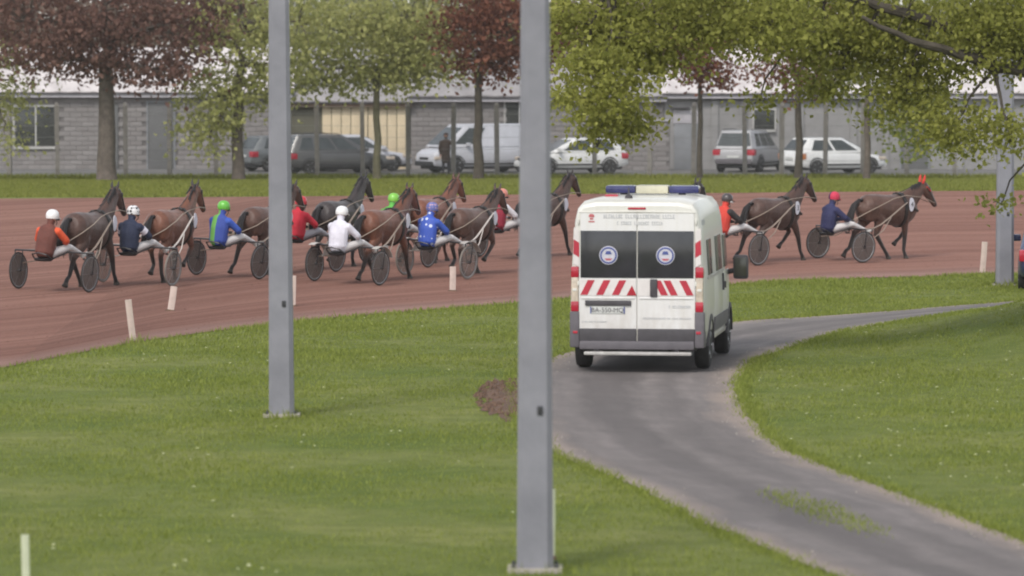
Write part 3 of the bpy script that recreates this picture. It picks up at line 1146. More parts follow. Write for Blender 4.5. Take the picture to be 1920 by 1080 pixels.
tree('green_tree', (at(-25, 0, d)[0], d), 3.0, .2, .14,
     far_clumps([(20, 150, 40, 60, 12, 18), (10, 230, 32, 60, 10, 16), (-60, 120, 80, 90, 26, 18)], d),
     .21, MATS['pale_leaf'], 'bark', 'green tree reaching in at the left edge', group=TG, seed=12, limb_r=.09)
# trees beyond the sheds
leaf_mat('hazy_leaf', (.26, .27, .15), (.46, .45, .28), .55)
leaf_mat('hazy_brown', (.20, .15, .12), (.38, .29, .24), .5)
for k, (px, mm, lab) in enumerate(((30, 'hazy_brown', 'pale brown tree beyond the shed, above the purple tree at far left'), (300, 'hazy_brown', 'pale brown tree beyond the shed, right of the purple tree'),
                                   (560, 'hazy_leaf', 'pale green tree beyond the roofs, behind the middle lamp post'), (790, 'hazy_leaf', 'pale green tree beyond the garage roof'),
                                   (1060, 'hazy_brown', 'pale brown tree beyond the roofs, behind the wide lamp post'), (1330, 'hazy_leaf', 'pale green tree beyond the small dark red tree'),
                                   (1590, 'hazy_leaf', 'pale green tree beyond the roof at the right'), (1850, 'hazy_leaf', 'pale green tree beyond the roof at the right edge'))):
    d = 222 + 3 * (k % 3)
    tree('distant_tree', (at(px, 0, d)[0], d), 3.6, .3, .2,
         far_clumps([(px - 90, 50, 90, 60, 30, 18), (px + 80, 40, 100, 60, 30, 18), (px, 90, 120, 34, 26, 18), (px, -10, 130, 70, 36, 18), (px - 20, -110, 120, 80, 20, 18)], d),
         .40, MATS[mm], 'bark', lab, group='trees beyond the sheds', seed=30 + k, limb_r=.1, dense=(1.2, 1.3))

# the near tree whose lime green boughs hang in from the right
d = 70.5
NT = []
for px, py, rx, ry, nc, nl in [(1120, 50, 110, 90, 46, 22), (1130, 150, 85, 70, 34, 22), (1150, 225, 70, 36, 18, 18), (1240, 60, 110, 90, 42, 22), (1350, 30, 110, 60, 34, 20), (1440, 50, 110, 60, 30, 20),
                               (1540, 50, 110, 80, 36, 20), (1640, 60, 110, 90, 40, 20), (1740, 90, 100, 90, 40, 20), (1840, 60, 90, 90, 40, 20), (1700, 190, 80, 50, 18, 16), (1790, 230, 80, 55, 22, 16),
                               (1560, 160, 80, 35, 14, 14), (1880, 260, 50, 60, 10, 12), (1890, 385, 22, 14, 4, 8), (1430, 190, 40, 16, 5, 8), (1120, 275, 30, 12, 3, 7), (1060, 190, 26, 30, 5, 10),
                               (1960, 40, 110, 120, 30, 20), (2060, 60, 120, 130, 30, 20), (1300, -110, 220, 90, 26, 20), (1600, -120, 240, 110, 30, 20), (1900, -130, 220, 120, 30, 20)]:
    k = d / 8540
    x, y, z = at(px, py, d)
    NT.append((x, y + random.uniform(-1.1, 1.1), z, rx * k, max(rx * k * .9, .3), ry * k, nc, nl))
tree('lime_tree', (8.75, 70.5), 3.75, .30, .22, NT, .098, MATS['lime_leaf'], 'bark_dark', 'near tree with lime green boughs hanging over the picture from the right', seed=14, limb_r=.035,
     spine=[[(0, 0, 0), (-.7, .1, .55), (-1.9, .2, 1.05), (-3.4, .1, 1.5), (-5.2, 0, 1.9), (-7.2, -.2, 1.75)], [(0, 0, 0), (-.2, .4, 1.2), (-1.2, .8, 2.4), (-2.6, .9, 3.2)], [(0, 0, 0), (.5, -.2, 1.2), (1.2, -.4, 2.6)],
            [(-.3, .1, .3), (-1.3, -.5, .45), (-2.4, -.8, .75), (-3.4, -.9, 1.2)]], dense=(1.9, 2.0))

# ------------------------------------------------------------------ buildings behind the car park
def block_mat():
    m, nt, p = base('block')
    tc = nn(nt, 'ShaderNodeTexCoord')
    geo = nn(nt, 'ShaderNodeNewGeometry')
    oi = nn(nt, 'ShaderNodeObjectInfo')
    add = nn(nt, 'ShaderNodeMath', operation='ADD')
    nt.links.new(geo.outputs['Random Per Island'], add.inputs[0])
    nt.links.new(oi.outputs['Random'], add.inputs[1])
    fr = nn(nt, 'ShaderNodeMath', operation='FRACT')
    nt.links.new(add.outputs[0], fr.inputs[0])
    c = mixc(nt, fr.outputs[0], (.190, .175, .170), (.240, .224, .218))
    st = ramp(nt, noise(nt, tc.outputs['Object'], .8, 4), .4, .7)
    c = mixc(nt, st, c, mixc(nt, .3, c, (.12, .10, .09)))
    nt.links.new(c, p.inputs['Base Color'])
    p.inputs['Roughness'].default_value = .95
    bumpn(nt, p, noise(nt, tc.outputs['Object'], 30, 4), .4, .01)
    MATS['block'] = m


block_mat()
mat('mortar', (.145, .134, .130), .95, .2, 3, .3)
mat('render_grey', (.235, .228, .224), .9, .15, 1.0, .3)
mat('render_olive', (.10, .095, .068), .9, .15, 1.0, .3)
mat('roof_sheet', (.50, .46, .45), .85, .2, 1.2, .3)
mat('roof_grey', (.25, .235, .235), .85, .2, 1.2, .3)
mat('fascia_dark', (.06, .055, .06), .7, .2, 3)
mat('fascia_pale', (.38, .36, .38), .7, .15, 3)
mat('door_beige', (.56, .46, .31), .6, .08, 2)
mat('door_grey', (.19, .195, .205), .6, .1, 2)
mat('door_dark', (.11, .11, .11), .7, .1, 2)
mat('window_dark', (.028, .030, .028), .2, .3, 3)
mat('frame_pale', (.38, .37, .35), .6, .1, 4)
mat('brown_timber', (.11, .075, .05), .8, .2, 4)

BY = 190.0
KS = BY / 8540


def bx(px):
    return (px - 960) * KS


def bz(py):
    return 4.7 - (py - 107) * KS


def building(name, px0, px1, eave_py, label, openings, wall_mat='block', blocks=True, roof='roof_sheet', ridge=1.5, depth=7.0, y0=BY, fascia='fascia_pale', limit=300):
    """a long low shed: core wall, block courses, fascia, pitched sheet roof; openings: (px0, px1, py0, py1) left free of blocks"""
    x0, x1, ze = bx(px0), bx(px1), bz(eave_py)
    root = empty(name, ((x0 + x1) / 2, y0, 0))
    tag(root, label, 'building')
    ox = (x0 + x1) / 2
    h0, h1 = x0 - ox, x1 - ox
    wl = MB().box((h0, .03, -.05), (h1, depth, ze))
    # gable ends
    wl.prism([(.03, ze), (depth, ze), (depth / 2, ze + ridge - .06)], h0 + .01, h0 + .2, 'x').prism([(.03, ze), (depth, ze), (depth / 2, ze + ridge - .06)], h1 - .2, h1 - .01, 'x')
    wl.build('wall', MATS['mortar'] if blocks else MATS[wall_mat], root, smooth=False)
    ops = [(bx(a) - ox, bx(b) - ox, bz(f), bz(e)) for a, b, e, f in openings]
    if blocks:
        bw, bh = .50, .20
        bm_ = MB().rbox((-bw / 2 + .007, -.012, -bh / 2 + .007), (bw / 2 - .007, .04, bh / 2 - .007), .006).mesh('block', MATS['block'])
        hm_ = MB().rbox((-bw / 4 + .007, -.012, -bh / 2 + .007), (bw / 4 - .007, .04, bh / 2 - .007), .006).mesh('block', MATS['block'])
        spots = []
        rows = int(ze / bh)
        for r in range(rows):
            off = bw / 2 if r % 2 else 0
            x = h0 + .02
            z = r * bh + bh / 2
            if off:
                spots.append((x + bw / 4, z, hm_))
                x += off
            while x + bw <= h1 - .02:
                spots.append((x + bw / 2, z, bm_))
                x += bw
        spots = [q for q in spots if not any(a - .16 < q[0] < b + .16 and c - .06 < q[1] < e + .06 for a, b, c, e in ops)]
        spots.sort(key=lambda q: (-q[1] < -.3, random.random()))
        rest = []
        for i, (x, z, me) in enumerate(spots):
            if i < limit:
                o = link('block', me, root)
                o.location = (x, random.uniform(-.006, .006), z)
            else:
                rest.append((x, z, me))
        if rest:
            V, Fc = [], []
            for x, z, me in rest:
                o0 = len(V)
                dy = random.uniform(-.006, .006)
                V += [(v.co.x + x, v.co.y + dy, v.co.z + z) for v in me.vertices]
                Fc += [tuple(i + o0 for i in p.vertices) for p in me.polygons]
            me = bpy.data.meshes.new('block_courses')
            me.from_pydata(V, [], Fc)
            me.materials.append(MATS['block'])
            tag(link('block_courses', me, root), kind='stuff')
    # roof: two sheets with corrugation ribs
    rf = MB()
    n = int((x1 - x0) / .35)
    vs, fs = [], []
    for i in range(n + 1):
        x = h0 - .15 + (h1 - h0 + .3) * i / n
        up = .035 if i % 2 else 0
        vs += [(x, -.35, ze - .08 + up), (x, depth / 2, ze + ridge + up), (x, depth + .35, ze - .08 + up), (x, -.35, ze - .13 + up), (x, depth / 2, ze + ridge - .05 + up), (x, depth + .35, ze - .13 + up)]
    for i in range(n):
        a, b = i * 6, i * 6 + 6
        fs += [(a, b, b + 1, a + 1), (a + 1, b + 1, b + 2, a + 2), (a + 3, a + 4, b + 4, b + 3), (a + 4, a + 5, b + 5, b + 4), (a, a + 3, b + 3, b), (a + 2, b + 2, b + 5, a + 5)]
    rf.add(vs, fs).build('roof', MATS[roof], root, angle=20)
    MB().box((h0 - .1, -.30, ze - .32), (h1 + .1, -.25, ze - .14)).build('fascia', MATS[fascia], root, smooth=False)
    MB().box((h0 - .1, -.38, ze - .17), (h1 + .1, -.305, ze - .11)).build('gutter', MATS['fascia_dark'], root, smooth=False)
    return root, ox


def panel(root, ox, rect, name, m, proud=.05, frame=None, y=0.0):
    a, b, e, f = rect
    x0, x1, z0, z1 = bx(a) - ox, bx(b) - ox, bz(f), bz(e)
    o = MB().rbox((x0, y - proud, max(z0, .01)), (x1, y + .06, z1), .012).build(name, MATS[m], root)
    if frame:
        t = .07
        for q in (((x0 - t, z0), (x0 - .003, z1 + t)), ((x1 + .003, z0), (x1 + t, z1 + t)), ((x0 - .003, z1 + .003), (x1 + .003, z1 + t))):
            MB().box((q[0][0], y - proud - .03, max(q[0][1], .01)), (q[1][0], y + .05, q[1][1])).build('frame', MATS[frame], o, smooth=False)
    return o


# left: block-built shed with a dark window and grey doors
O1 = [(28, 108, 200, 274), (278, 326, 192, 330), (212, 222, 196, 330)]
b1, ox = building('block_shed', -60, 545, 168, 'long grey block shed with pale roof behind the purple tree', O1, ridge=1.75, roof='roof_sheet', limit=300)
w = panel(b1, ox, O1[0], 'window', 'window_dark', .0, 'frame_pale')
MB().box((bx(26) - ox, -.12, bz(279)), (bx(112) - ox, .05, bz(275))).build('sill', MATS['frame_pale'], w, smooth=False)
MB().box((bx(66) - ox, -.03, bz(274)), (bx(69) - ox, .05, bz(200))).build('mullion', MATS['frame_pale'], w, smooth=False)
dd = panel(b1, ox, O1[1], 'door', 'door_dark', .02, 'door_grey')
MB().rbox((bx(318) - ox, -.07, 1.0), (bx(320) - ox, -.01, 1.15), .01).build('handle', MATS['dark_metal'], dd)
panel(b1, ox, O1[2], 'downpipe', 'door_dark', .05)

# beige garage with its folding doors
O2 = [(604, 676, 196, 330), (690, 762, 196, 330)]
b2, ox = building('garage', 546, 768, 186, 'beige garage with pale folding doors behind the slender tree', O2, wall_mat='render_olive', blocks=False, roof='roof_grey', ridge=2.1, fascia='brown_timber')
for o in O2:
    w_ = (o[1] - o[0]) / 4
    for k in range(4):
        leaf = panel(b2, ox, (o[0] + k * w_ + .6, o[0] + (k + 1) * w_ - .6, o[2], o[3]), 'door_leaf', 'door_beige', .05 + .012 * (k % 2))
MB().box((bx(600) - ox, -.12, bz(195.5)), (bx(766) - ox, .04, bz(189))).build('lintel', MATS['door_beige'], b2, smooth=False)
MB().box((bx(677) - ox, -.10, .01), (bx(689) - ox, .04, bz(196))).build('pier', MATS['door_beige'], b2, smooth=False)

# middle block building with a dark roof edge
b3, ox = building('block_house', 770, 1245, 176, 'grey brown block building behind the silver van', [(948, 1000, 192, 250)], ridge=1.9, roof='roof_grey', fascia='fascia_pale', limit=300)
w = panel(b3, ox, (948, 1000, 192, 250), 'window', 'window_dark', .0, 'frame_pale')
MB().box((bx(973) - ox, -.03, bz(250)), (bx(976) - ox, .05, bz(192))).build('mullion', MATS['frame_pale'], w, smooth=False)

# low wall with a pale coping between the buildings
lw = empty('low_wall', (bx(1225), BY - 2.2, 0))
tag(lw, 'low grey block wall with pale coping left of the grey door', 'wall')
MB().box((-.95, 0, -.05), (.62, .2, 2.05)).build('core', MATS['mortar'], lw, smooth=False)
bm_ = MB().rbox((-.245, -.03, -.095), (.245, .02, .095), .006).mesh('block', MATS['block'])
for r in range(10):
    for k in range(3 if r % 2 else 3):
        o = link('block', bm_, lw)
        o.location = (-.66 + .5 * k - (.12 if r % 2 else 0), random.uniform(-.005, .005), .1 + .2 * r)
MB().rbox((-1.0, -.08, 2.053), (.68, .26, 2.12), .01).build('coping', MATS['fascia_pale'], lw)

# right: rendered building with a grey blue door and a small window
O4 = [(1264, 1312, 206, 330), (1414, 1452, 206, 242), (1690, 1740, 215, 330)]
b4, ox = building('rendered_house', 1246, 2060, 170, 'grey rendered building with a steel door and small window at the right', O4, wall_mat='render_grey', blocks=False, ridge=1.75, roof='roof_sheet', fascia='fascia_pale')
dd = panel(b4, ox, (1264, 1312, 232, 330), 'door', 'door_grey', .04, None)
MB().rbox((bx(1307) - ox, -.09, 1.0), (bx(1309) - ox, -.03, 1.15), .01).build('handle', MATS['dark_metal'], dd)
panel(b4, ox, (1262, 1314, 207, 231), 'door_head', 'fascia_pale', .05)
MB().box((bx(1256) - ox, -.25, bz(203)), (bx(1292) - ox, .04, bz(200.5))).build('canopy', MATS['fascia_dark'], b4, smooth=False)
w = panel(b4, ox, O4[1], 'window', 'window_dark', .0, 'frame_pale')
MB().box((bx(1412) - ox, -.12, bz(247)), (bx(1454) - ox, .05, bz(243))).build('sill', MATS['frame_pale'], w, smooth=False)
dd = panel(b4, ox, O4[2], 'door', 'door_dark', .02, 'door_grey')
for px in (1340, 1395, 1500, 1600, 1660, 1800):
    MB().box((bx(px) - ox - .14, -.06, 0), (bx(px) - ox + .14, .04, bz(182))).build('pilaster', MATS['render_grey'], b4, smooth=False)
MB().tube([(bx(1290) - ox, -.12, bz(186)), (bx(1700) - ox, -.12, bz(186))], .03, 6).build('cable', MATS['fascia_dark'], b4)

# ------------------------------------------------------------------ fence along the far grass
mat('fence_concrete', (.195, .18, .165), .9, .2, 4, .4)
mat('fence_wire', (.20, .20, .19), .6, .1, 9)
fence = empty('wire_fence', (0, FENCE_Y, 0))
tag(fence, 'wire fence on grey concrete posts along the far grass', 'fence')
pm = MB().box((-.085, -.085, -.1), (.085, .085, 2.82)).box((-.085, -.085, 2.823), (.085, .085, 2.95), taper=.6).mesh('post', MATS['fence_concrete'], smooth=False)
for px in (-150, -65, 18, 108, 236, 318, 405, 510, 595, 680, 765, 850, 932, 1020, 1115, 1218, 1300, 1397, 1465, 1547, 1617, 1700, 1790, 1875, 1960, 2045):
    o = link('post', pm, fence)
    o.location = ((px - 960) / 8540 * FENCE_Y, 0, 0)
    o.rotation_euler = (R(random.uniform(-1, 1)), R(random.uniform(-.8, .8)), random.uniform(-.2, .2))
wx0, wx1 = (-150 - 960) / 8540 * FENCE_Y, (2045 - 960) / 8540 * FENCE_Y
for z in (.25, .7, 1.15, 1.6, 2.05, 2.5, 2.78):
    n = 30
    MB().tube([(wx0 + (wx1 - wx0) * i / n, -.09, z + .015 * math.sin(i * 2.1)) for i in range(n + 1)], .006, 4, cap=False).build('wire', MATS['fence_wire'], fence)
# diamond netting, far too fine to count
ns = MB()
V, Fc = [], []
x = wx0
while x < wx1 - 2.6:
    for sgn in (1, -1):
        a = (x, -.075 - .004 * sgn, .05) if sgn > 0 else (x + 2.6, -.075 - .004 * sgn, .05)
        b = (x + 2.6, -.075 - .004 * sgn, 2.65) if sgn > 0 else (x, -.075 - .004 * sgn, 2.65)
        o0 = len(V)
        V += [a, (a[0] + .005, a[1], a[2]), (b[0] + .005, b[1], b[2]), b]
        Fc.append((o0, o0 + 1, o0 + 2, o0 + 3))
    x += .11
me = bpy.data.meshes.new('netting')
me.from_pydata(V, [], Fc)
me.materials.append(MATS['fence_wire'])
tag(link('netting', me, fence), kind='stuff')

# ------------------------------------------------------------------ parked cars
mat('paint_white', (.66, .655, .64), .35, .05, 2, coat=.4)
mat('paint_silver', (.32, .315, .32), .35, .08, 2, metal=.3, coat=.4)
mat('paint_pale_silver', (.50, .50, .53), .4, .06, 2, metal=.1, coat=.3)
mat('paint_charcoal', (.085, .085, .085), .35, .1, 2, metal=.2, coat=.4)
mat('paint_grey', (.12, .13, .135), .35, .1, 2, metal=.2, coat=.4)
mat('paint_navy', (.018, .026, .085), .3, .1, 2, coat=.5)
mat('car_glass', (.035, .042, .042), .12, .3, 2, spec=.6)
mat('car_trim', (.03, .03, .032), .6, .2, 5)
mat('lamp_amber', (.45, .16, .05), .3, .2, 9, coat=.4)


def car(label, pos, heading, paint, L, W, H, kind='hatch', name='parked_car', lamp='lamp_red'):
    """heading in degrees to the right of straight away"""
    root = empty(name, (pos[0], pos[1], pos[2]), R(-heading))
    tag(root, label, 'van' if kind == 'van' else 'car', 'vehicles in the car park' if pos[1] > 150 else None)
    P = MATS[paint]
    w = W / 2
    if kind == 'van':
        low = [(0, .35, 1.0, .95), (.012, .30, 1.12, .985), (.3, .28, 1.12, 1.0), (.72, .28, 1.12, 1.0), (.84, .28, 1.08, .98), (.93, .30, .98, .94), (.985, .32, .80, .86), (1, .38, .6, .75)]
        base_t, roof_t, zb = (.012, .90), (.03, .70), 1.10
    elif kind == 'suv':
        low = [(0, .42, .80, .90), (.02, .36, .98, .95), (.12, .30, 1.03, 1.0), (.6, .30, 1.01, 1.0), (.72, .30, .99, .99), (.9, .32, .88, .95), (.98, .36, .70, .85), (1, .42, .55, .75)]
        base_t, roof_t, zb = (.01, .74), (.07, .54), 1.00
    elif kind == 'estate':
        low = [(0, .42, .75, .90), (.02, .34, .90, .95), (.1, .28, .94, 1.0), (.6, .26, .91, 1.0), (.72, .27, .88, .99), (.9, .29, .76, .95), (.98, .33, .60, .85), (1, .38, .5, .75)]
        base_t, roof_t, zb = (.01, .74), (.09, .52), .91
    else:
        low = [(0, .40, .75, .88), (.02, .33, .90, .95), (.1, .27, .95, 1.0), (.6, .25, .90, 1.0), (.72, .26, .87, .99), (.9, .28, .75, .95), (.98, .32, .58, .85), (1, .38, .48, .75)]
        base_t, roof_t, zb = (.02, .78), (.13, .52), .90
    fr = [0, .12, .35, .7, .9, .98, 1, 1]
    wm = [.92, .975, 1.0, .985, .95, .90, .6, 0]
    secs = [(t * L - L / 2, a, b, w * c) for t, a, b, c in low]
    loft_body(secs, fr, wm).build('body', P, root, angle=35)

    def Y(t):
        return t * L - L / 2
    # cabin: base ring and roof ring
    wb, wr = w * .96, w * (.84 if kind == 'van' else .76)
    b0, b1_, r0, r1 = Y(base_t[0]), Y(base_t[1]), Y(roof_t[0]), Y(roof_t[1])
    zr = H
    cb = MB()
    lev = [(0, 0.0), (.5, .49), (.86, .90), (.96, .985), (1, 1.0)]
    vs, fs = [], []
    for a, k in lev:
        z = zb - .03 + (zr - zb + .03) * a
        in_ = .93 if a == 1 else 1
        y0_, y1_ = b0 + (r0 - b0) * k, b1_ + (r1 - b1_) * k
        ww = wb + (wr - wb) * k
        ww *= in_
        cy, hy = (y0_ + y1_) / 2, (y1_ - y0_) / 2 * in_
        c = .10
        vs += [(-ww + c, cy - hy, z), (ww - c, cy - hy, z), (ww, cy - hy + c * 1.5, z), (ww, cy + hy - c * 2.5, z), (ww - c * 1.2, cy + hy, z), (-ww + c * 1.2, cy + hy, z), (-ww, cy + hy - c * 2.5, z), (-ww, cy - hy + c * 1.5, z)]
    for i in range(len(lev) - 1):
        for k in range(8):
            fs.append((i * 8 + k, i * 8 + (k + 1) % 8, i * 8 + 8 + (k + 1) % 8, i * 8 + 8 + k))
    fs.append(tuple(range((len(lev) - 1) * 8, len(lev) * 8)))
    cb.add(vs, fs).build('cabin', P, root, angle=35)

    def pt(sx, t, a):
        # a point on the cabin's side at fraction t of its length and a of its height
        k = a
        y0_, y1_ = b0 + (r0 - b0) * k, b1_ + (r1 - b1_) * k
        return ((wb + (wr - wb) * k + .006) * sx, y0_ + (y1_ - y0_) * t, zb + (zr - zb) * a)

    def pane(ps, nrm):
        n_ = Vector(nrm) * .012
        V = [Vector(p) for p in ps]
        return MB().add(V + [p - n_ * 2 for p in V], [(0, 1, 2, 3), (7, 6, 5, 4), (0, 4, 5, 1), (1, 5, 6, 2), (2, 6, 7, 3), (3, 7, 4, 0)]).build('window', MATS['car_glass'], root, smooth=False)
    spans = [(.10, .30), (.33, .60), (.63, .88)] if kind in ('estate', 'suv') else ([(.70, .93)] if kind == 'van' else [(.14, .48), (.52, .86)])
    for s in (-1, 1):
        for a, b in spans:
            pane([pt(s, a, .10), pt(s, b, .10), pt(s, b - .01, .84), pt(s, a + .012, .84)], (s, 0, .2))
        # lamps, wheels, mirror, door seam handles
        MB().rbox((min(s * w * .62, s * w * .985), Y(0) - .01, zb - .30), (max(s * w * .62, s * w * .985), Y(.07), zb - .06), .04).build('tail_lamp', MATS[lamp], root)
        MB().rbox((min(s * w * .55, s * w * .93), Y(.90), .56), (max(s * w * .55, s * w * .93), Y(.988), .70), .04).build('headlamp', MATS['lamp_clear'], root)
        for t in (.19, .80):
            r = .34 if kind in ('van', 'suv') else .31
            wheel(root, s * (w - .09), Y(t), r, .2, s)
            ar = MB()
            vs, fs = [], []
            n = 12
            for k in range(n + 1):
                an = math.pi * k / n
                for rr, xx in ((r + .02, w - .03), (r + .02, w + .008), (r + .065, w + .004), (r + .07, w - .03)):
                    vs.append((s * xx, Y(t) + rr * math.cos(an), r + rr * math.sin(an)))
            for k in range(n):
                for j in range(4):
                    fs.append((k * 4 + j, k * 4 + (j + 1) % 4, k * 4 + 4 + (j + 1) % 4, k * 4 + 4 + j))
            ar.add(vs, fs).build('wheel_arch', MATS['car_trim'], root)
        MB().rbox((min(s * (w - .02), s * (w + .17)), Y(.69), zb + .0), (max(s * (w - .02), s * (w + .17)), Y(.72), zb + .14), .03).build('mirror', P, root)
        MB().box((min(s * (w - .03), s * (w + .012)), Y(.27), .36), (max(s * (w - .03), s * (w + .012)), Y(.72), .42)).build('sill', MATS['car_trim'], root, smooth=False)
    # rear and front glass
    k0, k1 = .12, .86

    def cross(front, a, x):
        y = (b1_ + (r1 - b1_) * a + .006) if front else (b0 + (r0 - b0) * a - .006)
        return ((wb + (wr - wb) * a - .13) * x, y, zb + (zr - zb) * a)
    pane([cross(1, k0 * .6, -1), cross(1, k0 * .6, 1), cross(1, k1, 1), cross(1, k1, -1)], (0, .7, .7))
    if kind != 'van':
        pane([cross(0, k0, 1), cross(0, k0, -1), cross(0, k1, -1), cross(0, k1, 1)], (0, -.8, .3))
    MB().rbox((-w * .86, Y(0) - .035, .36), (w * .86, Y(.03), .56), .04).build('rear_bumper', P if paint != 'paint_silver' else MATS['bumper_plastic'], root)
    MB().rbox((-w * .8, Y(.965), .30), (w * .8, Y(1) + .03, .50), .05).build('front_bumper', MATS['car_trim'] if kind == 'van' else P, root)
    MB().box((-.26, Y(0) - .048, .60), (.26, Y(0) - .0, .70)).build('number_plate', MATS['plate_white'], root, smooth=False)
    MB().box((-w * .4, Y(.98), .56), (w * .4, Y(1) + .01, .66)).build('grille', MATS['car_trim'], root, smooth=False)
    MB().box((-w * .8, Y(.05), .18), (w * .8, Y(.95), .30)).build('underbody', MATS['car_trim'], root, smooth=False)
    if kind in ('estate', 'suv'):
        for s in (-1, 1):
            MB().tube([(s * wr * .88, r0 + .2, zr), (s * wr * .9, r0 + .3, zr + .05), (s * wr * .9, r1 - .3, zr + .05), (s * wr * .88, r1 - .15, zr)], .016, 5).build('roof_rail', MATS['car_trim'], root)
    return root


def lot(px, d):
    return ((px - 960) / 8540 * d, d, .03)


car('dark grey estate car behind the middle lamp post', lot(628, 182.5), 64, 'paint_charcoal', 4.65, 1.8, 1.58, 'estate')
car('silver car mostly hidden behind the dark estate car', lot(668, 186.6), 68, 'paint_pale_silver', 4.3, 1.75, 1.50, 'hatch')
car('dark grey car glimpsed left of the middle lamp post', lot(540, 186.8), 60, 'paint_grey', 4.1, 1.72, 1.46, 'hatch')
car('silver panel van facing left beside the rust red tree', lot(898, 184), -118, 'paint_pale_silver', 5.0, 1.92, 1.97, 'van', name='parked_van')
car('white hatchback facing left beside the wide lamp post', lot(1070, 182.5), -112, 'paint_white', 4.3, 1.78, 1.44, 'hatch')
car('silver sport utility car parked with its tail towards us', lot(1408, 186), 22, 'paint_silver', 4.35, 1.82, 1.70, 'suv')
car('white hatchback facing right at the right of the car park', lot(1562, 182.3), 62, 'paint_white', 4.1, 1.74, 1.46, 'hatch', lamp='lamp_amber')
nc = car('dark blue car just entering at the right edge', (11.29, 93.18, hz(11.29, 93.18)), 7, 'paint_navy', 4.2, 1.78, 1.55, 'hatch', name='dark_car')

# ------------------------------------------------------------------ horses, sulkies, drivers
def coat_mat(name, body, dark, points=.62):
    """glossy coat, dark below the knees and on the muzzle"""
    m, nt, p = base(name)
    tc = nn(nt, 'ShaderNodeTexCoord')
    sx = nn(nt, 'ShaderNodeSeparateXYZ')
    nt.links.new(tc.outputs['Object'], sx.inputs[0])
    n = noise(nt, tc.outputs['Object'], 4, 4)
    c = mixc(nt, ramp(nt, n, .35, .65), tuple(b * .75 for b in body), tuple(b * 1.2 for b in body))
    lowz = nn(nt, 'ShaderNodeMapRange')
    lowz.inputs['From Min'].default_value = points + .12
    lowz.inputs['From Max'].default_value = points - .12
    nt.links.new(sx.outputs['Z'], lowz.inputs['Value'])
    c = mixc(nt, lowz.outputs['Result'], c, dark)
    muz = nn(nt, 'ShaderNodeMapRange')
    muz.inputs['From Min'].default_value = 1.50
    muz.inputs['From Max'].default_value = 1.62
    nt.links.new(sx.outputs['Y'], muz.inputs['Value'])
    c = mixc(nt, muz.outputs['Result'], c, dark)
    ear = nn(nt, 'ShaderNodeMapRange')
    ear.inputs['From Min'].default_value = 1.98
    ear.inputs['From Max'].default_value = 2.06
    nt.links.new(sx.outputs['Z'], ear.inputs['Value'])
    c = mixc(nt, ear.outputs['Result'], c, dark)
    nt.links.new(c, p.inputs['Base Color'])
    p.inputs['Roughness'].default_value = .5
    p.inputs['Specular IOR Level'].default_value = .35
    p.inputs['Sheen Weight'].default_value = .15
    bumpn(nt, p, noise(nt, mapping(nt, tc.outputs['Object'], (1.4, .8, .8)), 9, 6, .62), .55, .03)
    nt.links.new(ramp(nt, noise(nt, tc.outputs['Object'], 3.5, 4), -.2, 1.1), p.inputs['Roughness'])
    MATS[name] = m
    return m


coat_mat('coat_dark_bay', (.068, .034, .025), (.018, .014, .014))
coat_mat('coat_bay', (.145, .056, .032), (.022, .016, .014))
coat_mat('coat_brown', (.084, .040, .028), (.020, .015, .014))
coat_mat('coat_black', (.040, .031, .030), (.016, .014, .015))
coat_mat('coat_chestnut', (.16, .058, .034), (.075, .034, .024))
coat_mat('coat_bright_bay', (.135, .048, .026), (.028, .018, .015))
mat('hair_black', (.016, .013, .013), .6, .3, 20)
mat('hair_brown', (.045, .024, .018), .6, .3, 20)
mat('hoof', (.05, .042, .036), .6, .2, 12)
mat('leather', (.020, .017, .016), .5, .2, 12)
mat('strap_tan', (.30, .24, .19), .6, .15, 12)
mat('cloth_white', (.58, .58, .64), .8, .08, 10)
mat('hood_red', (.48, .035, .025), .7, .1, 10)

# joints of the legs in the horse's own plane (forward, up), hoof last
FRONT = {'reach': [(.52, 1.06), (.72, .80), (.84, .56), (.93, .24), (.99, .15), (1.04, .05)],
         'fold': [(.52, 1.06), (.72, .83), (.80, .70), (.58, .47), (.50, .42), (.44, .36)],
         'push': [(.52, 1.06), (.42, .82), (.36, .56), (.17, .27), (.10, .22), (.08, .12)],
         'stand': [(.52, 1.06), (.50, .82), (.52, .56), (.50, .20), (.54, .11), (.57, .04)]}
HIND = {'reach': [(-.50, 1.18), (-.30, .95), (-.40, .60), (-.14, .25), (-.06, .15), (.0, .05)],
        'push': [(-.52, 1.18), (-.46, .95), (-.84, .63), (-1.00, .28), (-1.10, .22), (-1.16, .12)],
        'under': [(-.50, 1.18), (-.36, .94), (-.66, .60), (-.60, .22), (-.55, .12), (-.50, .04)],
        'lift': [(-.50, 1.18), (-.32, .96), (-.58, .68), (-.44, .38), (-.50, .29), (-.56, .22)]}
GAITS = {'a': ('reach', 'push', 'push', 'reach'), 'b': ('push', 'reach', 'reach', 'push'),
         'e': ('stand', 'fold', 'reach', 'push'), 'f': ('reach', 'fold', 'under', 'push'),
         'c': ('fold', 'stand', 'under', 'lift'), 'd': ('stand', 'fold', 'lift', 'under')}   # front right, front left, hind right, hind left


